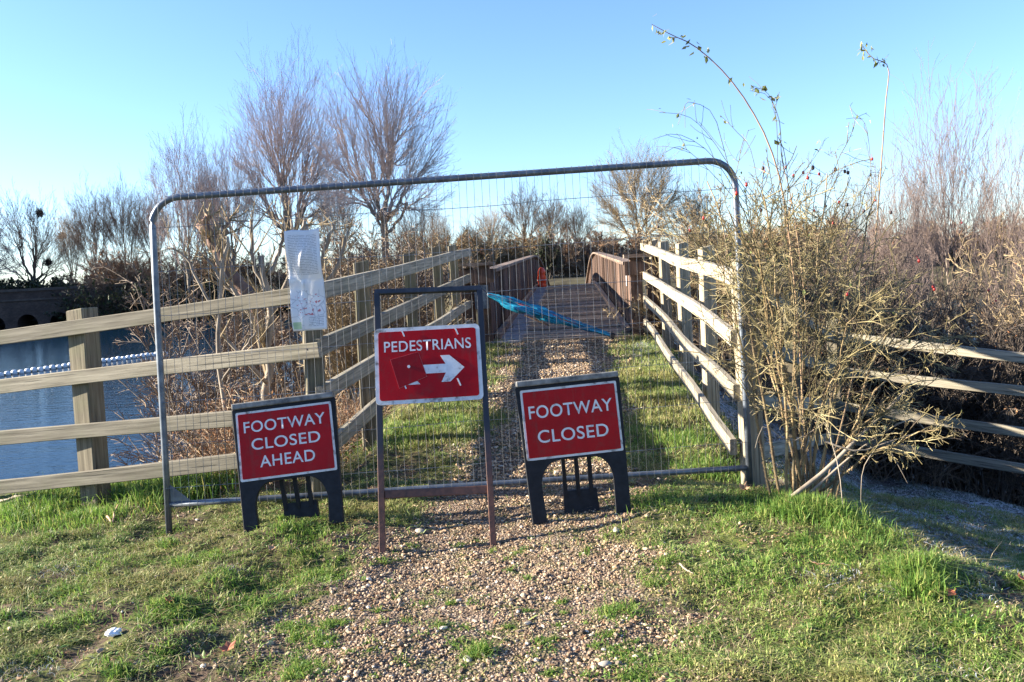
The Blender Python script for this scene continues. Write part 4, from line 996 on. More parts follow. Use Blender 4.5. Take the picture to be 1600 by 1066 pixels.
def lettering(txt, cx_, cz_, width, height, y, parent, name='lettering', mat='letter', bold=.008):
    cu = bpy.data.curves.new(name, 'FONT'); cu.body = txt; cu.size = 1; cu.offset = bold; cu.extrude = .0; cu.space_character = 1.06
    t = bpy.data.objects.new('t', cu); COL.objects.link(t)
    dg = bpy.context.evaluated_depsgraph_get(); me = bpy.data.meshes.new_from_object(t.evaluated_get(dg))
    bpy.data.objects.remove(t); me.name = name
    co = np.zeros(len(me.vertices)*3, np.float32); me.vertices.foreach_get('co', co); co = co.reshape(-1, 3)
    lo, hi = co.min(0), co.max(0)
    out = np.zeros_like(co); out[:, 0] = cx_ + ((co[:, 0]-lo[0])/(hi[0]-lo[0])-.5)*width; out[:, 2] = cz_ + ((co[:, 1]-lo[1])/(hi[1]-lo[1])-.5)*height; out[:, 1] = y
    me.vertices.foreach_set('co', out.ravel()); me.update(); me.materials.clear(); me.materials.append(M[mat])
    o = bpy.data.objects.new(name, me); COL.objects.link(o); o.parent = parent; return o
def local(mb, name, mat, parent, smooth=False): return mb.build(name, mat, parent, smooth, world=False)

def board_sign(label, foot, yaw, lean, roll, lines, H=.83, seed=1):
    e = empty('board_sign', foot, label, 'sign', 'red road signs')
    e.rotation_mode = 'QUATERNION'
    e.rotation_quaternion = (Matrix.Rotation(yaw, 3, 'Z') @ Matrix.Rotation(-lean, 3, 'X') @ Matrix.Rotation(roll, 3, 'Y')).to_quaternion()
    wt, wb = .312, .286                     # half widths top and bottom
    lw = .085                               # leg width
    zt = H - .445                           # underside of the arch
    pts = [(-wb, 0), (-wb+lw, 0)]
    ri, cxl = .10, -wb+lw
    pts += [(cxl-.008, zt-.14)] + [(cxl-.008 + .11*(1-math.cos(a)), zt-.14 + .14*math.sin(a)) for a in np.linspace(.2, math.pi/2, 7)]
    pts += [(-p[0], p[1]) for p in pts[::-1]]
    ytop = H
    pts += [(wt-.008, ytop-.012), (wt-.016, ytop), (-wt+.016, ytop), (-wt+.008, ytop-.012)]
    mb = MB(); mb.prism(pts, 0, .038); fr_ = local(mb, 'frame', M['plastic'], e)
    bv = fr_.modifiers.new('bevel', 'BEVEL'); bv.width = .004; bv.segments = 2; bv.limit_method = 'ANGLE'
    mb = MB(); mb.box((0, .022, H+.012), (2*wt-.03, .085, .034)); o = local(mb, 'top_edge', M['plastic_worn_lit'], e); bv = o.modifiers.new('bevel', 'BEVEL'); bv.width = .006; bv.segments = 2
    z0, z1 = H-.430, H-.026
    mb = MB(); mb.prism(rrect(-.280, .280, z0, z1, .008, 3), -.006, -.0005); local(mb, 'plate', M['sign_white'], e)
    mb = MB(); mb.prism(rrect(-.267, .267, z0+.013, z1-.013, .006, 3), -.0085, -.0055); local(mb, 'red_face', M['red'], e)
    for t_, cz_, w_, hh in lines: lettering(t_, 0, z0 + cz_, w_, hh, -.0095, e)
    # the folded rear prop with three bars and a ballast foot
    pr = MB()
    for x_ in (-.075, .0, .075):
        p_, q_ = np.array([x_, .055, zt+.10]), np.array([x_*1.05+.02, .135, .09]); d = q_-p_
        pr.box((p_+q_)/2, (.022, .03, float(np.linalg.norm(d))), np.array(Matrix.Rotation(-math.atan2(d[1], -d[2])*-1, 3, 'X')))
    local(pr, 'prop_bars', M['plastic'], e)
    ft = MB(); ft.prism([(-.085,.0),(.125,.0),(.118,.15),(-.075,.15)], .115, .165); local(ft, 'prop_foot', M['plastic'], e)
    return e
M['plastic_worn_lit'] = simple('worn_sunlit_plastic', [(.35,(.08,.08,.08)), (.6,(.22,.215,.20)), (.8,(.32,.31,.29))], 18, .8, .3, .003)  # weathered grey, made paler still by sunlight put into the top edge's colour
def mid(a, b_): return (np.asarray(a)+np.asarray(b_))/2
f1 = mid(P(386, 829, 4.66), P(533, 825, 4.66))
board_sign('red sign reading FOOTWAY CLOSED AHEAD on a dark plastic stand at the left', f1, R(2), R(14), R(-4.0), [('FOOTWAY', .312, .475, .066), ('CLOSED', .208, .40, .066), ('AHEAD', .104, .32, .066)], .735)
f3 = mid(P(842, 818, 4.62), P(978, 803, 4.62))
board_sign('red sign reading FOOTWAY CLOSED on a dark plastic stand at the right', f3, R(3.5), R(8), R(-2.6), [('FOOTWAY', .272, .485, .073), ('CLOSED', .130, .41, .073)], .79)

# tall tubular frame with the PEDESTRIANS plate, leaning on the panel
fl, frt, tl0, tr0 = P(598, 862, 4.36), P(771, 853, 4.39), P(589, 457, 4.89), P(749, 451, 4.92)
org = mid(fl, frt)
Xa = norm(frt-fl); Za = norm(mid(tl0, tr0)-org); Za = norm(Za - Xa*(Za@Xa)*.0); Ya = norm(np.cross(Za, Xa)); 
e = empty('frame_sign', org, 'red PEDESTRIANS sign with white arrow on a tall rusty frame leaning on the panel', 'sign', 'red road signs')
MF = Matrix(np.stack([Xa, Ya, norm(np.cross(Xa, Ya))], 1).tolist())
e.rotation_mode = 'QUATERNION'; e.rotation_quaternion = MF.to_quaternion()
inv = np.array(MF.inverted())
lc = lambda p: inv @ (np.asarray(p)-org)
a0, a1, b0_, b1 = lc(fl), lc(frt), lc(tl0), lc(tr0)
def bar(name, p, q, w, d, mat):
    p, q = np.asarray(p, float), np.asarray(q, float); L = float(np.linalg.norm(q-p)); Z = (q-p)/L
    X = np.array([0, 1., 0]); X = norm(X - Z*(X@Z)); Yv = np.cross(Z, X)
    Mx = np.stack([Yv, X, Z], 1)
    mb = MB(); mb.box((p+q)/2, (w, d, L), Mx); o = local(mb, name, mat, e); bv = o.modifiers.new('bevel', 'BEVEL'); bv.width = .003; bv.segments = 2; return o
bar('leg', a0 - np.array([0, 0, .03]), b0_, .034, .03, M['rusty']); bar('leg', a1 - np.array([0, 0, .03]), b1, .034, .03, M['rusty'])
bar('top_bar', b0_ + np.array([-.012, 0, 0]), b1 + np.array([.012, 0, 0]), .030, .034, M['black_frame'])
lowf = .205; bar('cross_bar', a0 + (b0_-a0)*lowf + np.array([.018, .002, 0]), a1 + (b1-a1)*(lowf+.0) + np.array([-.018, .002, 0]), .045, .018, M['rusty'])
# plate corners measured in the frame's own plane
def inplane(px, py):
    """intersection of the pixel ray with the frame's plane, in local x,z"""
    d = P(px, py, 1.0) - np.array([0, 0, EYE]); o_ = np.array([0, 0, EYE]); nrm = np.array(MF)[:, 1]
    return lc(o_ + d*((org-o_)@nrm/(d@nrm)))
ca, cb, cc, cd = inplane(588, 634), inplane(756, 624), inplane(748, 509), inplane(586, 517)
pc = (ca+cb+cc+cd)/4; ang = math.atan2((cb-ca)[2], (cb-ca)[0])
ew = empty('plate_mount', (0, 0, 0), None, None) if False else None
pm = Matrix.Rotation(-ang, 3, 'Y')
def plate_part(pts, y0, y1, name, mat):
    q = [(pc[0] + x_*math.cos(ang) - z_*math.sin(ang), pc[2] + x_*math.sin(ang) + z_*math.cos(ang)) for x_, z_ in pts]
    mb = MB(); mb.prism(q, y0, y1); return local(mb, name, mat, e)
plate_part(rrect(-.305, .305, -.226, .226, .028, 6), -.024, -.018, 'plate', M['sign_white'])
plate_part(rrect(-.282, .282, -.203, .203, .016, 6), -.0265, -.0235, 'red_face', M['red'])
lo_ = lettering('PEDESTRIANS', 0, 0, .50, .064, -.0285, e)
lo_.matrix_basis = Matrix.Translation((pc[0]-.115*math.sin(ang)*1, 0, pc[2]+.112*math.cos(ang))) @ pm.to_4x4()
ar = [(-.03, -.058), (.098, -.058), (.070, -.112), (.122, -.112), (.205, -.032), (.122, .045), (.070, .045), (.098, -.006), (-.03, -.006)]
plate_part(ar, -.0285, -.0255, 'arrow', M['letter'])
plate_part([(-.12, -.118), (-.05, -.118), (-.065, -.100), (-.075, -.10)], -.0285, -.0255, 'arrow_tail', M['letter'])
plate_part([(-.217, .036), (-.054, .074), (-.010, -.076), (-.171, -.137)], -.0305, -.0285, 'patch_edge', M['patch_edge'])
plate_part([(-.2145, .0345), (-.0555, .0712), (-.013, -.0745), (-.1695, -.1345)], -.0325, -.0300, 'cover_patch', M['red2'])
plate_part([(-.112+.009*math.cos(a), -.012+.009*math.sin(a)) for a in np.linspace(0, 6.0, 10)], -.0345, -.032, 'rivet', M['letter'])
for x_, z_ in ((-.14, .19), (.17, .185), (-.14, -.12), (.17, -.12)):
    plate_part([(x_-.012, z_+.022), (x_-.004, z_+.024), (x_+.012, z_-.018), (x_+.006, z_-.022)], -.0315, -.029, 'scratch', M['letter'])

# ------------------------------------------------------------------ the wild rose bush
rr = np.random.default_rng(91)
bc = P(1260, 786, 4.70); bc[2] = float(gz(bc[0], bc[1]))
e = empty('rose_bush', bc, 'bare thorny wild rose bush with red hips and long arching canes', 'bush')
tg = []
for k in range(23):
    px = 1105 + 370*((k*.618034) % 1); py = (270 if px < 1340 else 270 + (px-1340)*1.4) + abs(rr.normal(0, 110))
    if rr.random() < .25: py = rr.uniform(430, 650); px = rr.choice([rr.uniform(1160, 1230), rr.uniform(1350, 1480)])
    tg.append(P(px, py, 4.75 + rr.uniform(-.55, .75)))
tg = np.array(tg); n = len(tg)
st = bc[None] + np.stack([rr.uniform(-.13, .11, n), rr.uniform(-.09, .09, n), np.full(n, -.06)], -1)
st[:, 0] += .10*(tg[:, 0]-bc[0])/.8
t = np.linspace(0, 1, 11)[None, :, None]
midp = st*.45 + tg*.55; midp[:, 2] += .12 + .25*rr.random(n); midp[:, :2] = st[:, :2]*.58 + tg[:, :2]*.42 + rr.normal(0, .05, (n, 2))
p1 = (1-t)**2*st[:, None] + 2*t*(1-t)*midp[:, None] + t*t*tg[:, None]
p1[:, 1:-1] += rr.normal(0, .012, p1[:, 1:-1].shape)
r1 = rr.uniform(.0042, .0105, n)[:, None]*np.linspace(1, .35, 11)[None]
p2, r2 = spawn(p1, r1, 13, .30, 1.0, .70, .3, .30, 7, .0, .12, rr, .0027, .6, .3)
p3, r3 = spawn(p2, r2, 7, .1, 1.0, .90, .35, .40, 5, .0, .12, rr, .0016, .6, .35)
p4, r4 = spawn(p3, r3, 2, .15, 1.0, .9, .3, .45, 3, .0, .1, rr, .0011, .8, .4)
mb = MB(); mb.tubes(p1, r1, 7); mb.build('canes', M['cane_stem'], e, True)
mb = MB(); mb.tubes(p2, r2, 4); mb.tubes(p3, r3, 3); mb.tubes(p4, r4, 3); mb.build('twigs', M['cane'], e)
# bristly thorns on the lower canes
k = 170; N = n*k; ci = np.repeat(np.arange(n), k); tt = rr.random(N)*.55*10; i_ = tt.astype(int); a_ = (tt-i_)[:, None]
q = p1[ci, i_]*(1-a_) + p1[ci, i_+1]*a_; tn = norm(p1[ci, i_+1]-p1[ci, i_]); d = norm(np.cross(tn, rr.normal(0, 1, (N, 3))))
rad_ = r1[ci, i_][:, None]; ln_ = rr.uniform(.004, .011, N)[:, None]
mb = MB(); mb.tubes(np.stack([q + d*rad_*.8, q + d*(rad_+ln_)], 1), np.array([[.0022, .0004]]), 3); mb.build('thorns', M['thorny'], e)
# named canes seen in the photo
def pxpath(pts, m=14):
    w = np.array([P(*p) for p in pts]); s = np.linspace(0, len(w)-1, m); out = []
    for u in s:
        i = min(int(u), len(w)-2); f_ = u-i; p0 = w[max(i-1, 0)]; p1_ = w[i]; p2_ = w[i+1]; p3_ = w[min(i+2, len(w)-1)]
        out.append(.5*((2*p1_) + (-p0+p2_)*f_ + (2*p0-5*p1_+4*p2_-p3_)*f_*f_ + (-p0+3*p1_-3*p2_+p3_)*f_**3))
    return np.array(out)
long = [pxpath([(1262,780,4.7),(1248,520,4.72),(1228,330,4.72),(1205,235,4.7),(1170,165,4.68),(1130,112,4.65),(1085,72,4.62),(1050,55,4.6),(1018,38,4.6)], 20),
        pxpath([(1268,782,4.7),(1262,520,4.8),(1240,330,4.8),(1222,250,4.8),(1218,190,4.8),(1200,150,4.8),(1172,142,4.8)], 16),
        pxpath([(1285,782,4.72),(1330,600,4.9),(1362,430,4.95),(1376,270,4.95),(1384,160,4.95),(1388,105,4.95),(1362,90,4.95),(1345,68,4.95)], 20)]
lr = [.0062, .004, .006]
mb = MB()
for q, r_ in zip(long, lr): mb.tubes(q[None], (r_*np.linspace(1, .3, len(q)))[None], 6)
mb.build('long_canes', M['thorny'], e, True)
thin = [[(1190,330,4.75),(1150,275,4.7),(1110,215,4.65),(1075,182,4.6),(1030,176,4.6)], [(1180,330,4.7),(1140,262,4.65),(1115,180,4.6),(1080,160,4.6),(1070,165,4.6)], [(1185,340,4.6),(1150,300,4.6),(1110,240,4.55),(1060,210,4.5),(1020,218,4.5)],
        [(1190,340,4.8),(1175,240,4.8),(1150,205,4.8),(1125,180,4.8)], [(1180,350,4.6),(1130,290,4.55),(1070,232,4.5),(1040,238,4.5)], [(1362,330,4.9),(1360,250,4.9),(1350,190,4.9),(1322,186,4.9)], [(1230,300,4.8),(1270,250,4.8),(1290,215,4.8)],
        [(1215,260,4.8),(1214,200,4.8),(1208,160,4.8),(1192,140,4.8),(1172,138,4.8)], [(1170,430,4.6),(1130,350,4.5),(1090,320,4.45),(1060,300,4.4),(1010,290,4.35)], [(1175,470,4.6),(1130,420,4.5),(1090,400,4.4),(1050,395,4.35)]]
tp = np.array([pxpath(q, 12) for q in thin])
tp2, tr2 = spawn(tp, np.full((len(tp), 12), .0022), 4, .3, 1, .6, .2, .25, 5, 0, .1, rr, .0012, .8, .3)
mb = MB(); mb.tubes(tp, (.0026*np.linspace(1, .45, 12))[None], 4); mb.tubes(tp2, tr2, 3); mb.build('thin_canes', M['cane'], e)
heavy = [pxpath([(1226,785,4.52),(1290,735,4.55),(1345,680,4.58),(1395,632,4.62),(1425,600,4.66)], 10), pxpath([(1255,780,4.6),(1310,730,4.6),(1360,690,4.6),(1420,655,4.62),(1445,672,4.62)], 10), pxpath([(1290,690,4.55),(1340,705,4.5),(1390,690,4.5),(1435,675,4.5)], 8),
         pxpath([(1386,695,4.5),(1405,730,4.5),(1418,755,4.5)], 6), pxpath([(1365,705,4.5),(1348,735,4.48),(1345,785,4.46)], 6), pxpath([(1290,660,4.55),(1310,730,4.4),(1318,800,4.3),(1328,842,4.26)], 8), pxpath([(1290,660,4.6),(1235,690,4.6),(1195,665,4.6),(1180,700,4.6)], 8)]
mb = MB()
for q, r_ in zip(heavy, (.015, .008, .006, .003, .003, .003, .003)): mb.tubes(q[None], (r_*np.linspace(1, .45, len(q)))[None], 7)
mb.build('leaning_canes', M['bark_pale'], e, True)
# leaves near the tips of the long canes and a few inside
pts = []
for q, s0 in zip(long, (.62, .55, .72)):
    for _ in range(26): 
        u = s0 + (1-s0)*rr.random(); i = min(int(u*(len(q)-1)), len(q)-2); pts.append(q[i] + (q[i+1]-q[i])*rr.random() + rr.normal(0, .018, 3))
for q in tp[:8]:
    for _ in range(3): pts.append(q[rr.integers(7, 12)] + rr.normal(0, .02, 3))
for _ in range(70): 
    q = p3[rr.integers(0, len(p3))]; pts.append(q[-1])
for _ in range(70): pts.append(P(rr.uniform(1110, 1210), rr.uniform(270, 440), rr.uniform(4.4, 5.0)))
pts = np.array(pts[:0] + pts); mb = MB(); V, f_ = leaf_cards(pts, np.where(np.arange(len(pts)) < 78, 1.55, 1.0)*rr.uniform(.010, .019, len(pts)), rr, False); mb.add(V, f_); mb.build('leaves', M['leaf_pale'], e)
M['hip'] = simple('red_hip', [(.3,(.22,.012,.012)), (.7,(.45,.03,.02))], 3, .35, 0)
M['hip_dark'] = simple('withered_hip', [(.3,(.02,.010,.010)), (.7,(.06,.025,.02))], 3, .5, 0)
def berries(cs, r0, name, mat):
    for c in cs:
        mb = MB(); c = np.asarray(c)
        mb.add(IV*np.array([1, 1, 1.35])*r0*rr.uniform(.8, 1.2) + c, [IF]); mb.tubes(np.array([[c + np.array([0, 0, r0*.9]), c + np.array([rr.normal(0, .006), 0, .03])]]), .0012, 3)
        mb.build(name, mat, e, True)
ends = p2[:, -1]; hi_ = ends[np.argsort(-ends[:, 2])[:60]]
berries([hi_[i] for i in rr.choice(len(hi_), 12, False)] + [P(px, py, Y) for px, py, Y in [(1228,262,4.7),(1240,275,4.7),(1255,270,4.7),(1262,278,4.72),(1280,272,4.7),(1436,408,4.6),(1458,448,4.6),(1544,454,5.0),(1556,470,5.0),(1460,452,4.6),(1503,348,5.2),(1324,460,4.5)]], .0085, 'hip', M['hip'])
berries([hi_[i] for i in rr.choice(len(hi_), 7, False)] + [P(px, py, Y) for px, py, Y in [(1350,330,4.6),(1392,332,4.6),(1270,262,4.7),(1305,265,4.7),(1320,268,4.7),(1325,270,4.7),(1192,263,4.7)]], .0095, 'withered_hip', M['hip_dark'])

# ------------------------------------------------------------------ right-hand thickets and trees
def rb_base(px, Y, dz=0):
    q = P(px, 600, Y); return np.array([q[0], Y, float(gz(q[0], Y)) + dz])
for k, (px, top, Y, w, mt, lab) in enumerate([
    (1130, 300, 11.5, 1.7, ('cane', 'twig_gold'), 'straggly olive bush behind the right ramp fence, left of the rose bush'),
    (1240, 370, 11.0, 1.9, ('bark_mid', 'twig_dusk'), 'tangled brown bush directly behind the rose bush canes'),
    (1350, 385, 10.6, 1.8, ('bark_mid', 'twig_dusk'), 'tangled tawny bush behind the slope fence, right of the rose bush'),
    (1450, 410, 10.2, 1.8, ('bark_dark', 'twig_dusk'), 'dark stemmed bush behind the middle of the slope fence'),
    (1545, 400, 10.0, 1.8, ('bark_dark', 'twig_dusk'), 'dark stemmed bush behind the slope fence near the right edge'),
    (1660, 390, 9.6, 2.0, ('bark_dark', 'twig_gold'), 'tangled bush cut off by the right edge of the picture'),
    (1300, 400, 9.8, 1.3, ('bark_dark', 'twig_dark'), 'low dark scrub at the foot of the slope behind the rose bush'),
    (1500, 470, 9.4, 1.4, ('bark_dark', 'twig_dark'), 'low dark scrub right behind the slope fence rails'),
    (1600, 470, 9.0, 1.4, ('bark_dark', 'twig_dark'), 'low dark scrub behind the rails at the right edge'),
    (1400, 470, 9.6, 1.3, ('bark_dark', 'twig_dark'), 'low dark scrub where the slope fence bends')]):
    bs = rb_base(px, Y); h = hgt_to(px, top, Y, bs)
    bush('tangled_bush', lab, bs, h, w, (M[mt[0]], M[mt[1]]), np.random.default_rng(200+k), 30, (12, .65, .36), (11, .7, .42), (3, .7, .45), .013, .0032, .006, group='bushes behind the slope fence', leaves=(250, .018, M['leaf_rust']))
for px, top, Y, wd_, fk_, lab, sd in [(1486, 108, 16, 82, .40, 'tall slim pale-stemmed tree with a pointed purple-brown top at the right', 71), (1402, 218, 15.5, 62, .36, 'pale-stemmed bare tree just left of the tall pointed one', 72), (1578, 195, 15, 75, .38, 'pale-stemmed bare tree near the right edge of the picture', 73), (1655, 170, 17, 80, .38, 'pale-stemmed bare tree leaning in from beyond the right edge', 74)]:
    bs = rb_base(px, Y); H = hgt_to(px, top, Y, bs)
    rp = fan_tree('pale_tree', lab, bs, H, wpx(wd_, bs), (M['bark_pale'], M['twig_mauve']), np.random.default_rng(sd), fk_, .055, 6, 4, 6, 6, 2, 1.35, .0026, 'pale-stemmed trees at the right', stems=3 if sd != 71 else 1); rpH = H
for px, top, Y, lab in [(1335, 275, 30, 'fine-twigged bare tree showing above the rose bush'), (1445, 250, 30, 'fine-twigged bare tree behind the gap right of the rose bush')]:
    bs = rb_base(px, Y); copy_tree(rp, bs, px*.31, hgt_to(px, top, Y, bs)/rpH, lab)

# ------------------------------------------------------------------ left: cut-back trees and dead undergrowth behind the fence
def pollard(label, base, specs, r, group='cut-back trees behind the left fence', bark='bark_pale'):
    """specs: pixel paths of the main stems (px,py,Y,...) with a radius; ends sawn off, whips sprouting"""
    e = empty('pollard_tree', base, label, 'tree', group)
    a = MB(); w = MB(); c = MB()
    for pts, ra in specs:
        q = pxpath(pts, 10); q[1:-1] += r.normal(0, ra*.35, (8, 3)); rd = ra*np.linspace(1, .62, 10)
        a.tubes(q[None], rd[None], 8, True)
        d = norm(q[-1]-q[-2]); c.tubes(np.stack([q[-1]-d*.004, q[-1]+d*.004])[None], rd[-1]*.96, 8, True)
        s, sr = spawn(q[None], rd[None], 7, .35, 1, .8, .3, -.55, 5, .10, .09, r, .0035, .45, .3); w.tubes(s, sr, 4)
        s2, sr2 = spawn(s, sr, 5, .2, 1, .5, .2, .5, 4, .05, .1, r, .0022, .7, .4); w.tubes(s2, sr2, 3)
    a.build('trunk', M[bark], e, True); c.build('cut_face', M['cut_wood'], e); w.build('crown', M['twig_gold'], e)
    return e
rq = np.random.default_rng(15)
pollard('cut-back pale tree left of the paper notice, its limbs sawn off short', P(420, 720, 8.6), [
    ([(425,760,8.6),(418,640,8.6),(416,560,8.6),(420,470,8.6),(408,400,8.6)], .05), ([(416,540,8.6),(375,470,8.5),(345,420,8.5),(335,395,8.5)], .028), ([(418,500,8.6),(450,440,8.7),(470,380,8.7),(476,345,8.7)], .03), ([(415,460,8.6),(395,400,8.6),(392,345,8.6)], .026), ([(420,430,8.6),(438,390,8.7),(442,350,8.7)], .024), ([(418,600,8.6),(380,560,8.4),(345,515,8.4),(325,470,8.4)], .022), ([(420,480,8.6),(360,455,8.8),(330,410,8.8)], .02)], rq)
pollard('slender pale cut-back stem near the left edge of the steel panel', P(345, 740, 8.0), [
    ([(372,770,8.0),(352,640,8.0),(340,540,8.0),(344,470,8.0),(352,400,8.0),(355,370,8.0)], .026), ([(343,500,8.0),(310,440,8.0),(290,400,8.0),(262,388,8.0)], .016), ([(350,440,8.0),(330,412,8.0),(318,400,8.0)], .014), ([(345,600,8.0),(385,540,7.9),(400,520,7.9)], .014)], rq)
pollard('thick reddish cut-back stump leaning left behind the steel panel corner', P(400, 520, 17), [
    ([(440,560,17),(400,480,17),(360,420,17),(335,385,17),(312,350,17)], .17), ([(335,388,17),(325,362,17),(322,338,17)], .10), ([(345,400,17),(352,365,17),(358,340,17)], .08)], rq, bark='bark_red')
pollard('cut-back tree with upright stubs behind the paper notice', P(520, 560, 10.5), [
    ([(505,640,10.5),(498,520,10.5),(486,440,10.5),(478,350,10.5)], .05), ([(490,450,10.5),(505,400,10.5),(520,350,10.5)], .03), ([(490,470,10.5),(525,420,10.5),(545,362,10.5)], .03), ([(488,440,10.5),(462,395,10.5),(455,345,10.5)], .028)], rq)
# shrub full of crossing twigs behind the left ramp fence
bs = P(620, 560, 13); bs[2] = float(gz(bs[0], 13)); h = hgt_to(620, 325, 13, bs)
bush('twiggy_shrub', 'dense sunlit twiggy shrub behind the left ramp fence below the right tall tree', bs, h, 1.7, (M['bark_mid'], M['twig_brown']), np.random.default_rng(63), 34, (12, .7, .36), (12, .7, .4), (4, .7, .45), .016, .0035, .004, (500, .02, M['leaf_rust']))
for k, (px, top, Y, w, lab) in enumerate([(560, 395, 11.5, 1.3, 'lower twiggy shrub behind the second post of the left ramp fence'), (300, 420, 12, 2.0, 'loose thin-stemmed shrub at the water edge behind the upper left of the panel'), (465, 440, 12.5, 1.6, 'loose shrub between the cut-back trees behind the left fence'), (690, 420, 14.5, 1.3, 'small shrub beside the left end of the footbridge')]):
    q = P(px, 560, Y); bs = np.array([q[0], Y, float(gz(q[0], Y))]); h = hgt_to(px, top, Y, bs)
    bush('twiggy_shrub', lab, bs, h, w, (M['bark_mid'], M['twig_brown' if k else 'twig_gold']), np.random.default_rng(230+k), 26, (11, .65, .36), (10, .7, .4), (2, .7, .45), .013, .0034, .006, group='shrubs behind the left fences', leaves=(250, .02, M['leaf_rust']))
# dead bramble and bracken filling the bank
n = 1500; ru = np.random.default_rng(17)
y_ = ru.uniform(5.9, 10.5, n); lx = np.interp(y_, [5.9, 6.6, 10.5], [-2.15, -2.75, -3.4]); rx = np.interp(y_, [5.9, 6.6, 10.5], [-1.45, -1.75, -1.5]); x_ = lx + (rx-lx)*ru.random(n)**.8
st = np.stack([x_, y_, gz(x_, y_)-.03], -1); d = np.concatenate([ru.normal(0, .55, (n, 2)), np.full((n, 1), 1.)], 1)
Lh = np.clip(np.interp(y_, [6, 6.7, 7.4, 10.5], [1.0, .6, .35, .3]) - st[:, 2], .4, 2.2)*ru.uniform(.35, .95, n)
q1 = curve(st, d, Lh, 6, -.03, .14, ru); q1r = np.full((n, 7), .0042)*np.linspace(1, .4, 7)[None]*ru.uniform(.6, 1.5, n)[:, None]
q2, q2r = spawn(q1, q1r, 5, .25, 1, .8, .3, .32, 4, -.05, .18, ru, .0018, .7, .4)
q3, q3r = spawn(q2, q2r, 2, .2, 1, .8, .3, .4, 3, -.05, .2, ru, .0015, .8, .4)
mb = MB(); mb.tubes(q1, q1r, 4); mb.tubes(q2, q2r, 3); mb.tubes(q3, q3r, 3)
M['bramble'] = island('dead_bramble_cane', [(0,(.13,.07,.04)), (.4,(.24,.15,.09)), (.75,(.36,.26,.16)), (1,(.48,.40,.28))], 0, .8)
tag(mb.build('dead_bramble', M['bramble']), 'tangle of dead bramble canes on the bank behind the left fence', 'undergrowth', kind='stuff')
k = 15000; pts = q2.reshape(-1, 3); pts = pts[ru.integers(0, len(pts), k)] + ru.normal(0, .02, (k, 3))
mb = MB(); V, f_ = leaf_cards(pts, ru.uniform(.007, .02, k), ru, False); mb.add(V, f_)
tag(mb.build('dead_leaves', M['leaf_rust']), 'rust-brown dead leaves clinging in the bramble tangle', 'undergrowth', kind='stuff')
# scrub on the banks below the right ramp fence and under the bridge
n = 1500; y_ = ru.uniform(8.8, 12.5, n); x_ = xc(y_) + 1.75 + ru.random(n)*5.5
st = np.stack([x_, y_, gz(x_, y_)-.03], -1); d = np.concatenate([ru.normal(0, .5, (n, 2)), np.full((n, 1), 1.)], 1)
q1 = curve(st, d, ru.uniform(.5, 1.3, n), 6, -.02, .14, ru); q1r = np.full((n, 7), .005)*np.linspace(1, .4, 7)[None]
q2, q2r = spawn(q1, q1r, 6, .2, 1, .8, .3, .35, 4, -.03, .18, ru, .002, .7, .4)
mb = MB(); mb.tubes(q1, q1r, 4); mb.tubes(q2, q2r, 3)
tag(mb.build('bank_scrub', M['twig_brown']), 'brown scrub covering the bank to the right of the ramp', 'undergrowth', kind='stuff')

# ------------------------------------------------------------------ small things lying about
def stone(px, py, r_, label, mat):
    c = on_ground(px, py); rs = np.random.default_rng(int(px)); bm = bmesh.new(); bmesh.ops.create_icosphere(bm, subdivisions=3, radius=1)
    for v_ in bm.verts:
        k = 1 + .22*(float(vnoise(v_.co.x*1.6+px, v_.co.y*1.6+v_.co.z))-.5); v_.co = Vector((v_.co.x*r_*1.5*k, v_.co.y*r_*k, v_.co.z*r_*.7*k))
    me = bpy.data.meshes.new('stone'); bm.to_mesh(me); bm.free(); me.materials.append(mat)
    me.polygons.foreach_set('use_smooth', np.ones(len(me.polygons), bool))
    o = bpy.data.objects.new('stone', me); COL.objects.link(o); o.location = (c[0], c[1], float(gz(c[0], c[1])) + r_*.25); o.rotation_euler = (0, 0, px)
    tag(o, label, 'stone')
M['stone_pale'] = simple('pale_flint', [(.3,(.22,.195,.155)), (.7,(.40,.37,.31))], 30, .8, .3, .004)
stone(656, 833, .022, 'pale flat stone behind the foot of the tall sign frame', M['stone_pale'])
stone(963, 832, .018, 'pale rounded stone in front of the right sign', M['stone_pale'])
stone(731, 1033, .016, 'small pale stone beside the grass tuft in the gravel', M['stone_pale'])
stone(946, 1040, .017, 'cream pebble near the bottom edge of the gravel', M['stone_pale'])
def big_leaf(px, py, sz, label, mat, yaw, lift=.01, curl=.4):
    c = on_ground(px, py); n = 15; ou = []
    for i in range(n):
        a = i/n*2*math.pi; lob = 1 + .28*math.cos(5*a); ou.append((sz*1.25*lob*math.cos(a)*.8, sz*.75*lob*math.sin(a)))
    V = [(0, 0, 0)] + [(x_, y_, curl*(x_*x_+y_*y_)/sz*.8 + .12*abs(y_)) for x_, y_ in ou]; f = [(0, 1+i, 1+(i+1) % n) for i in range(n)]
    mb = MB(); mb.add(V, [np.array(f)]); mb.tubes(np.array([[(-sz*1.0, 0, .004), (-sz*1.9, .1*sz, .012)]]), .0015, 4)
    o = mb.build('fallen_leaf', mat); sm = o.modifiers.new('thickness', 'SOLIDIFY'); sm.thickness = .001
    o.location = (c[0], c[1], float(gz(c[0], c[1])) + lift); o.rotation_euler = (.25, -.2, yaw); tag(o, label, 'leaf', 'fallen leaves on the grass')
M['leaf_tan'] = simple('tan_leaf', [(.3,(.30,.15,.07)), (.7,(.48,.30,.17))], 20, .7, .2, .003)
M['leaf_red'] = simple('red_brown_leaf', [(.3,(.24,.06,.03)), (.7,(.42,.14,.06))], 20, .7, .2, .003)
big_leaf(1162, 779, .035, 'large curled tan leaf on the grass beside the foot of the steel panel', M['leaf_tan'], 1.0, .05, .9)
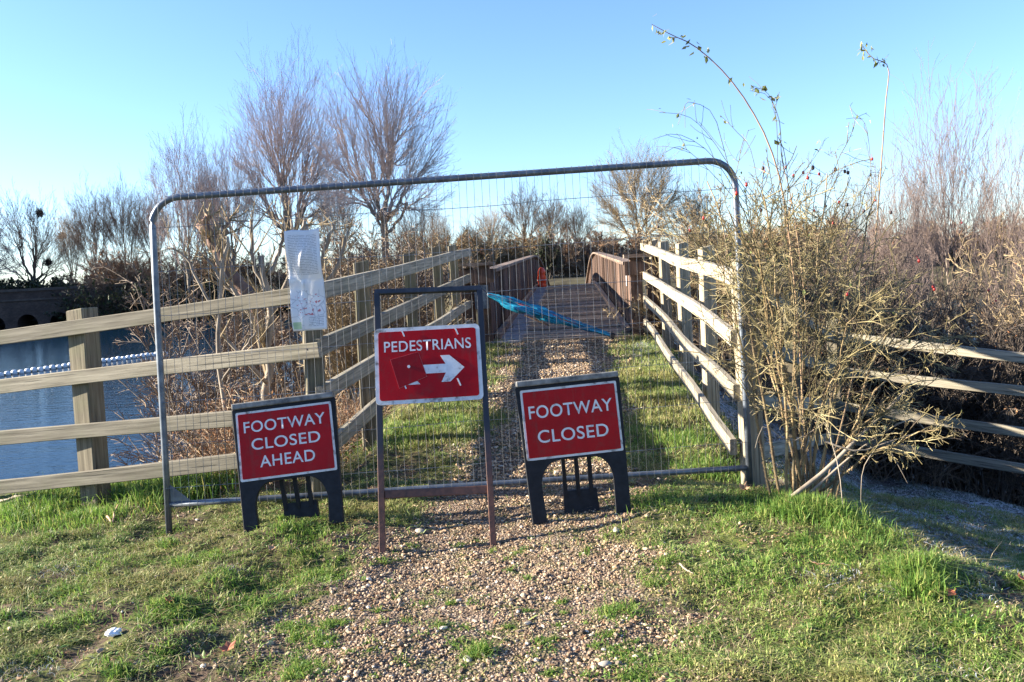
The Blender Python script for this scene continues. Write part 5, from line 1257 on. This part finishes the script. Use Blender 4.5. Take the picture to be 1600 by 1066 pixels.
big_leaf(1234, 801, .028, 'pinkish tan leaf in the grass under the rose bush', M['leaf_tan'], 2.2, .05)
big_leaf(1484, 941, .026, 'bright red-brown leaf on the frosty patch at the right', M['leaf_red'], .3, .03)
big_leaf(1277, 895, .028, 'pale tan leaf in the middle of the right-hand grass', M['leaf_tan'], 2.9, .035)
big_leaf(1598, 918, .024, 'orange leaf at the right edge of the picture', M['leaf_red'], 1.7, .03)
big_leaf(357, 1021, .030, 'dark red leaf where the left grass meets the gravel', M['leaf_red'], .8, .02)
big_leaf(265, 945, .024, 'dark red leaf in a bare patch of the left-hand grass', M['leaf_red'], 2.0, .02)
big_leaf(425, 868, .024, 'tan leaf in the grass below the left sign', M['leaf_tan'], 1.5, .03)
# crumpled tissue
c = on_ground(178, 994); bm = bmesh.new(); bmesh.ops.create_icosphere(bm, subdivisions=4, radius=1); rt_ = np.random.default_rng(3)
for v_ in bm.verts:
    k = 1 + .7*(float(fbm(v_.co.x*2.2+4, v_.co.y*2.2+v_.co.z*3))-.5); v_.co = Vector((v_.co.x*.034*k, v_.co.y*.022*k, v_.co.z*.014*k))
me = bpy.data.meshes.new('crumpled_tissue'); bm.to_mesh(me); bm.free(); me.materials.append(M['label_white'])
o = bpy.data.objects.new('crumpled_tissue', me); COL.objects.link(o); o.location = (c[0], c[1], float(gz(c[0], c[1]))+.016); o.rotation_euler = (.2, 0, .3)
tag(o, 'crumpled white tissue dropped on the left-hand grass', 'litter')
# sticks
def stick(pts, r_, label, mat):
    q = []
    for px, py, dz in pts:
        g = on_ground(px, py); q.append([g[0], g[1], float(gz(g[0], g[1])) + dz])
    q = np.array(q); s = np.linspace(0, len(q)-1, 9); w = np.stack([np.interp(s, np.arange(len(q)), q[:, i]) for i in range(3)], -1); w[1:-1] += np.random.default_rng(int(pts[0][0])).normal(0, r_*.4, (7, 3))
    mb = MB(); mb.tubes(w[None], (r_*np.linspace(1, .5, 9))[None], 7, True); o = mb.build('stick', mat, None, True, loc=w[0]); tag(o, label, 'stick', 'sticks on the ground')
stick([(2,790,.03),(50,782,.04),(75,772,.05)], .014, 'pale dead branch lying at the left edge below the fence', M['bark_pale'])
stick([(168,812,.02),(176,822,.02),(186,806,.07)], .008, 'broken reddish twig sticking up right of the left fence post', M['cut_wood'])
stick([(770,1000,.015),(785,1008,.018),(794,1004,.02)], .004, 'thin pale twig lying on the gravel', M['bark_pale'])
stick([(1062,888,.02),(1075,900,.02),(1084,903,.02)], .005, 'thin pale twig lying in the right-hand grass', M['bark_pale'])
stick([(1300,690,.02),(1330,705,.02)], .004, 'short twig on the frosty slope', M['bark_pale'])
